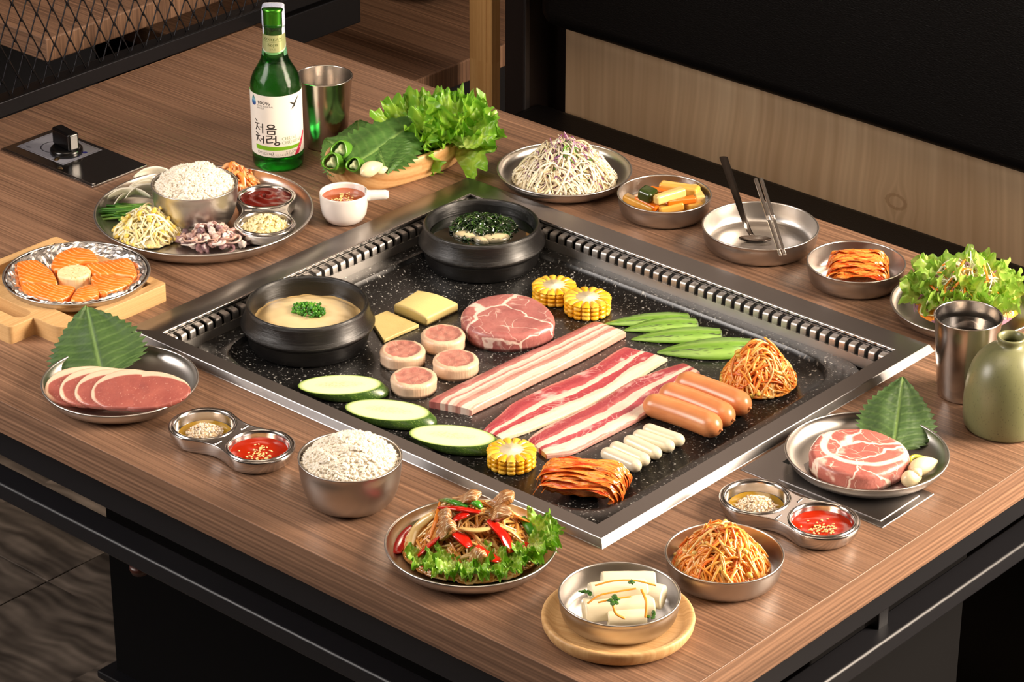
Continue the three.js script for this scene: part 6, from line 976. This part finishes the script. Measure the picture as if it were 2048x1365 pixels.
  strip('onion_strip', [[.6272, .7792, .1208], [.6408, .7787, .1126], [.6502, .7785, .0962]], 0.0044, 0.002, oni, 'pale onion strip across the middle of the noodles', 'onion', gn, 0.006);
  strip('onion_strip', [[.6512, .7786, .0892], [.6596, .7721, .081], [.6681, .7639, .0766]], 0.0044, 0.002, oni, 'pale onion strip right of the curved red pepper', 'onion', gn, 0.005);
  const mt = tex(128, 128, (u, v) => mix3(mix3(rgb(0xc08a54), rgb(0x8a5a30), clamp(0.5 + fbm(u * 6, v * 6, 3))), rgb(0xe9d2ae), smooth(0.1, 0.4, nz(u * 5, v * 14, 7)))), meat = phys({ map: mt, roughness: 0.35, clearcoat: 0.3, bumpMap: fineBump, bumpScale: 0.001 });
  const lump = (name, q, rx, ry, rz, turn, tilt, label, cat) => { const p = []; for (let i = 0; i < 48; i++) { const a = i / 48 * 6.2832, c = Math.cos(a), s = Math.sin(a), k = 1 + 0.16 * nz(c * 2, s * 2, rx * 999); p.push([rx * k * Math.sign(c) * Math.pow(Math.abs(c), 0.7), rz * k * Math.sign(s) * Math.pow(Math.abs(s), 0.7)]); } const o = single(name, slab(p, ry, { round: 0.4, bump: 0.002, freq: 130, seed: rx * 777, top: (x, z) => 0.004 * Math.sin(x * 190) * Math.cos(z * 120) }), meat, label, cat, [q[0], q[1], q[2]]); o.rotation.set(tilt, turn, 0.25); };
  lump('meat_slice', [.6045, .7859, .1177], 0.0105, 0.005, 0.0085, 0.6, 0.5, 'brown stir-fried meat piece on top at the left', 'meat');
  lump('meat_slice', [.6169, .7817, .1269], 0.0125, 0.006, 0.0090, 0.9, 0.6, 'brown stir-fried meat piece in the middle of the noodles', 'meat');
  lump('meat_slice', [.6093, .7971, .091], 0.0160, 0.004, 0.0090, 0.5, 0.2, 'pale meat slice at the top back of the stir-fry', 'meat');
  lump('mushroom_slice', [.6428, .7899, .0842], 0.0180, 0.004, 0.0090, 0.4, 0.5, 'large curled brown mushroom slice right of the top', 'mushroom');
  lump('mushroom_slice', [.6295, .7895, .0635], 0.0170, 0.004, 0.0090, 0.9, 0.3, 'brown mushroom slice at the back right of the stir-fry', 'mushroom');
  lump('mushroom_slice', [.6575, .7632, .1275], 0.0130, 0.004, 0.0090, 1.4, 0.8, 'pale mushroom slice low in front beside the lettuce', 'mushroom');
  const lt = thing('lettuce_garnish', 'frilly green lettuce garnish along the near edge of the stir-fry plate', 'lettuce', [cx, TABLE + 0.008, cz]), o = V(cx, TABLE + 0.008, cz);
  [[.6054, .752, .1391, .6278, .758, .1787, 0.024], [.6286, .754, .1355, .6578, .756, .1721, 0.027], [.6385, .756, .1247, .6774, .757, .1616, 0.030], [.6522, .754, .1144, .692, .755, .1442, 0.027], [.6617, .754, .0995, .7025, .756, .1235, 0.028], [.6637, .754, .0723, .7048, .758, .0925, 0.030], [.6588, .756, .0555, .6923, .762, .0545, 0.034], [.67, .76, .0609, .7075, .77, .0817, 0.028]].forEach((q, i) => rest(orient(part('lettuce_leaf', frillGeo(q[6] * 1.1, 40 + i * 3, { fan: 2.1, ruff: 0.2, cup: 0.25, nu: 260, nv: 22 }), lettuceMat, lt), V(q[0] + 0.007, q[1] + 0.004, q[2] + 0.008).sub(o), V(q[3] + 0.007, q[4] - 0.002, q[5] + 0.008).sub(o), V(0, 1.2, 0).add(toEye)), (x, z) => TABLE + 0.003 + panAt([0.052, 0.0838, 0.0185, 0.85], Math.hypot(x - plateAt.stirfry[0], z - plateAt.stirfry[2]))));
}
// green leaf salad
{
  const [cx, cz] = [plateAt.salad[0], plateAt.salad[2]], g = thing('leaf_salad', 'mixed salad of torn lettuce with cabbage and carrot shreds', 'salad', [cx, TABLE + 0.004, cz]), r = rng(95);
  for (let i = 0; i < 24; i++) { const a = i * 2.4, d = 0.058 * Math.sqrt((i + 0.5) / 24), h = 0.048 * (1 - Math.pow(d / 0.075, 2)), b = V(Math.cos(a) * d * 0.55, h * 0.45, Math.sin(a) * d * 0.55), t = V(Math.cos(a) * (d + 0.02), h + 0.006, Math.sin(a) * (d + 0.02)); orient(part('lettuce_leaf', frillGeo(0.038 + 0.016 * r(), 60 + i, { fan: 1.3, ruff: 0.17, cup: 0.15 + 0.3 * r(), pale: 0xeef1c4, mid: 0xcfe07c, edge: 0x9cc850, nu: 170, nv: 18 }), lettuceMat, g), b, t, V((r() - 0.5) * 0.8, 1, (r() - 0.5) * 0.8)); }
  const s = thing('salad_shreds', 'white cabbage, carrot and purple shreds over the leaf salad', 'salad', [cx, TABLE + 0.012, cz]); s.userData.kind = 'stuff';
  heap(s, 'shredded_cabbage', { n: 100, R: 0.056, H: 0.054, len: [0.02, 0.05], rad: [0.0010, 0.0018], flat: 0.5, cols: [0xf2ecd0, 0xe8e2b8, 0xf6f2e2].map(lin), coreK: 0.5, seed: 96, up: 0.7, wobble: 0.012, mat: shredMat, profile: 1.8 });
  heap(s, 'carrot_shreds', { n: 26, R: 0.062, H: 0.057, len: [0.02, 0.04], rad: [0.0013, 0.002], flat: 0.5, cols: [0xee9a34, 0xe88420].map(lin), coreK: 0.45, seed: 97, up: 0.7, wobble: 0.01, mat: shredMat, profile: 1.8 });
  heap(s, 'purple_shreds', { n: 22, R: 0.060, H: 0.055, len: [0.012, 0.03], rad: [0.0009, 0.0014], flat: 0.5, cols: [0x8a4a6c, 0xa87a8e].map(lin), coreK: 0.4, seed: 98, up: 0.7, wobble: 0.01, mat: shredMat, profile: 1.8 });
}
// white rolls in the bowl on the wooden plate
{
  const m1 = phys({ color: 0xf1e6c6, roughness: 0.3, clearcoat: 0.35, clearcoatRoughness: 0.2 }), gr = 'white rolls in the bowl on the wooden plate', y0 = 0.0095;
  const roll = (a, b, r, label, seed) => { const A = V(...a), B = V(...b), L = A.distanceTo(B), m = new MB(), q = [[0.06, 0.15], [0.03, 0.45], [0, 0.72], [0, 0.93], [0.03, 1], [0.2, 1.02], [0.5, 1], [0.8, 0.98], [0.97, 0.96], [1, 0.88], [1, 0.68], [0.97, 0.4], [0.94, 0.12]]; m.grid(36, q.length - 1, (s, t, i, j) => { const al = (i % 36) / 36 * 6.2832 + q[j][0] * 0.6, k = q[j][1] * r * (1 + 0.06 * nz(Math.cos(al) * 1.5, Math.sin(al) * 1.5, seed + q[j][0])) * (1 + 0.10 * (al % 6.2832) / 6.2832); return [q[j][0] * L, Math.cos(al) * k * 0.86, Math.sin(al) * k]; }, true); orient(single('radish_roll', m.geometry, m1, label, 'roll', [0, 0, 0], 0, gr), A, B, V(0, 1, 0)); };
  roll([.796, .766, .1314], [.8365, .766, .0786], 0.0122, 'white roll lying lowest and nearest in the bowl', 1);
  roll([.7916, .776, .1177], [.8242, .776, .0742], 0.0118, 'white roll in the middle of the pile with carrot on it', 2);
  roll([.79, .78, .099], [.8257, .778, .0627], 0.0112, 'white roll at the back of the pile', 3);
  roll([.8008, .77, .0844], [.8406, .77, .068], 0.0130, 'white roll ending at the right of the bowl', 4);
  roll([.818, .762, .1232], [.8427, .762, .0964], 0.0090, 'small white roll against the near bowl wall', 5);
  const cs = (pts, label) => { const P = pts.map((q) => V(...q)), c = P[0].clone(), m = new MB(); m.tube(P.map((q) => q.clone().sub(c)), 0.0013, { seg: 6, flat: 0.5, n: 24 }); single('carrot_shred', m.geometry, phys({ color: 0xe0952c, roughness: 0.3, clearcoat: 0.4 }), label, 'carrot', [c.x, c.y, c.z], 0, 'carrot shreds on the white rolls'); };
  cs([[.8084, .784, .1413], [.8124, .789, .1296], [.8218, .79, .1139], [.8313, .79, .0982]], 'long carrot shred along the middle white roll');
  cs([[.8013, .792, .1222], [.8105, .794, .1077], [.8236, .792, .0904], [.8399, .788, .0791]], 'carrot shred lying over the back white roll');
  cs([[.8263, .782, .1256], [.8323, .777, .1283], [.8391, .772, .1233]], 'short carrot shred hanging over the nearest white roll');
  cs([[.8322, .786, .0911], [.8454, .782, .1004], [.8523, .772, .1092]], 'curved carrot shred at the right end of the rolls');
  cs([[.8166, .786, .1359], [.8233, .787, .125], [.8328, .786, .1073]], 'carrot shred in the gap between two white rolls');
  const lm = std({ color: 0x3a6a20, roughness: 0.4 });
  for (const [q, n, sz, seed, label] of [[[.829, .787, .1246], 7, 0.0055, 1, 'dark green parsley leaf on top of the white rolls'], [[.7918, .78, .1238], 9, 0.0045, 2, 'parsley sprig at the left end of the white rolls'], [[.8252, .793, .0983], 8, 0.0030, 3, 'fine green herbs along the back white roll'], [[.853, .77, .1019], 5, 0.004, 4, 'parsley leaf at the right below the rolls']]) { const m = new MB(), r = rng(seed); for (let i = 0; i < n; i++) { const a = r() * 6.28, d = sz * (0.3 + 0.9 * r()); m.blob(Math.cos(a) * d, 0.001 + 0.001 * r(), Math.sin(a) * d * (seed === 3 ? 0.6 : 1), sz * 0.6, 0.0007, sz * 0.42, [1, 1, 1], 0.6, i, [r() * 0.7, r() * 6, r() * 0.7]); } single('parsley', m.geometry, lm, label, 'parsley', q); }
}
renderer.render(scene, camera);
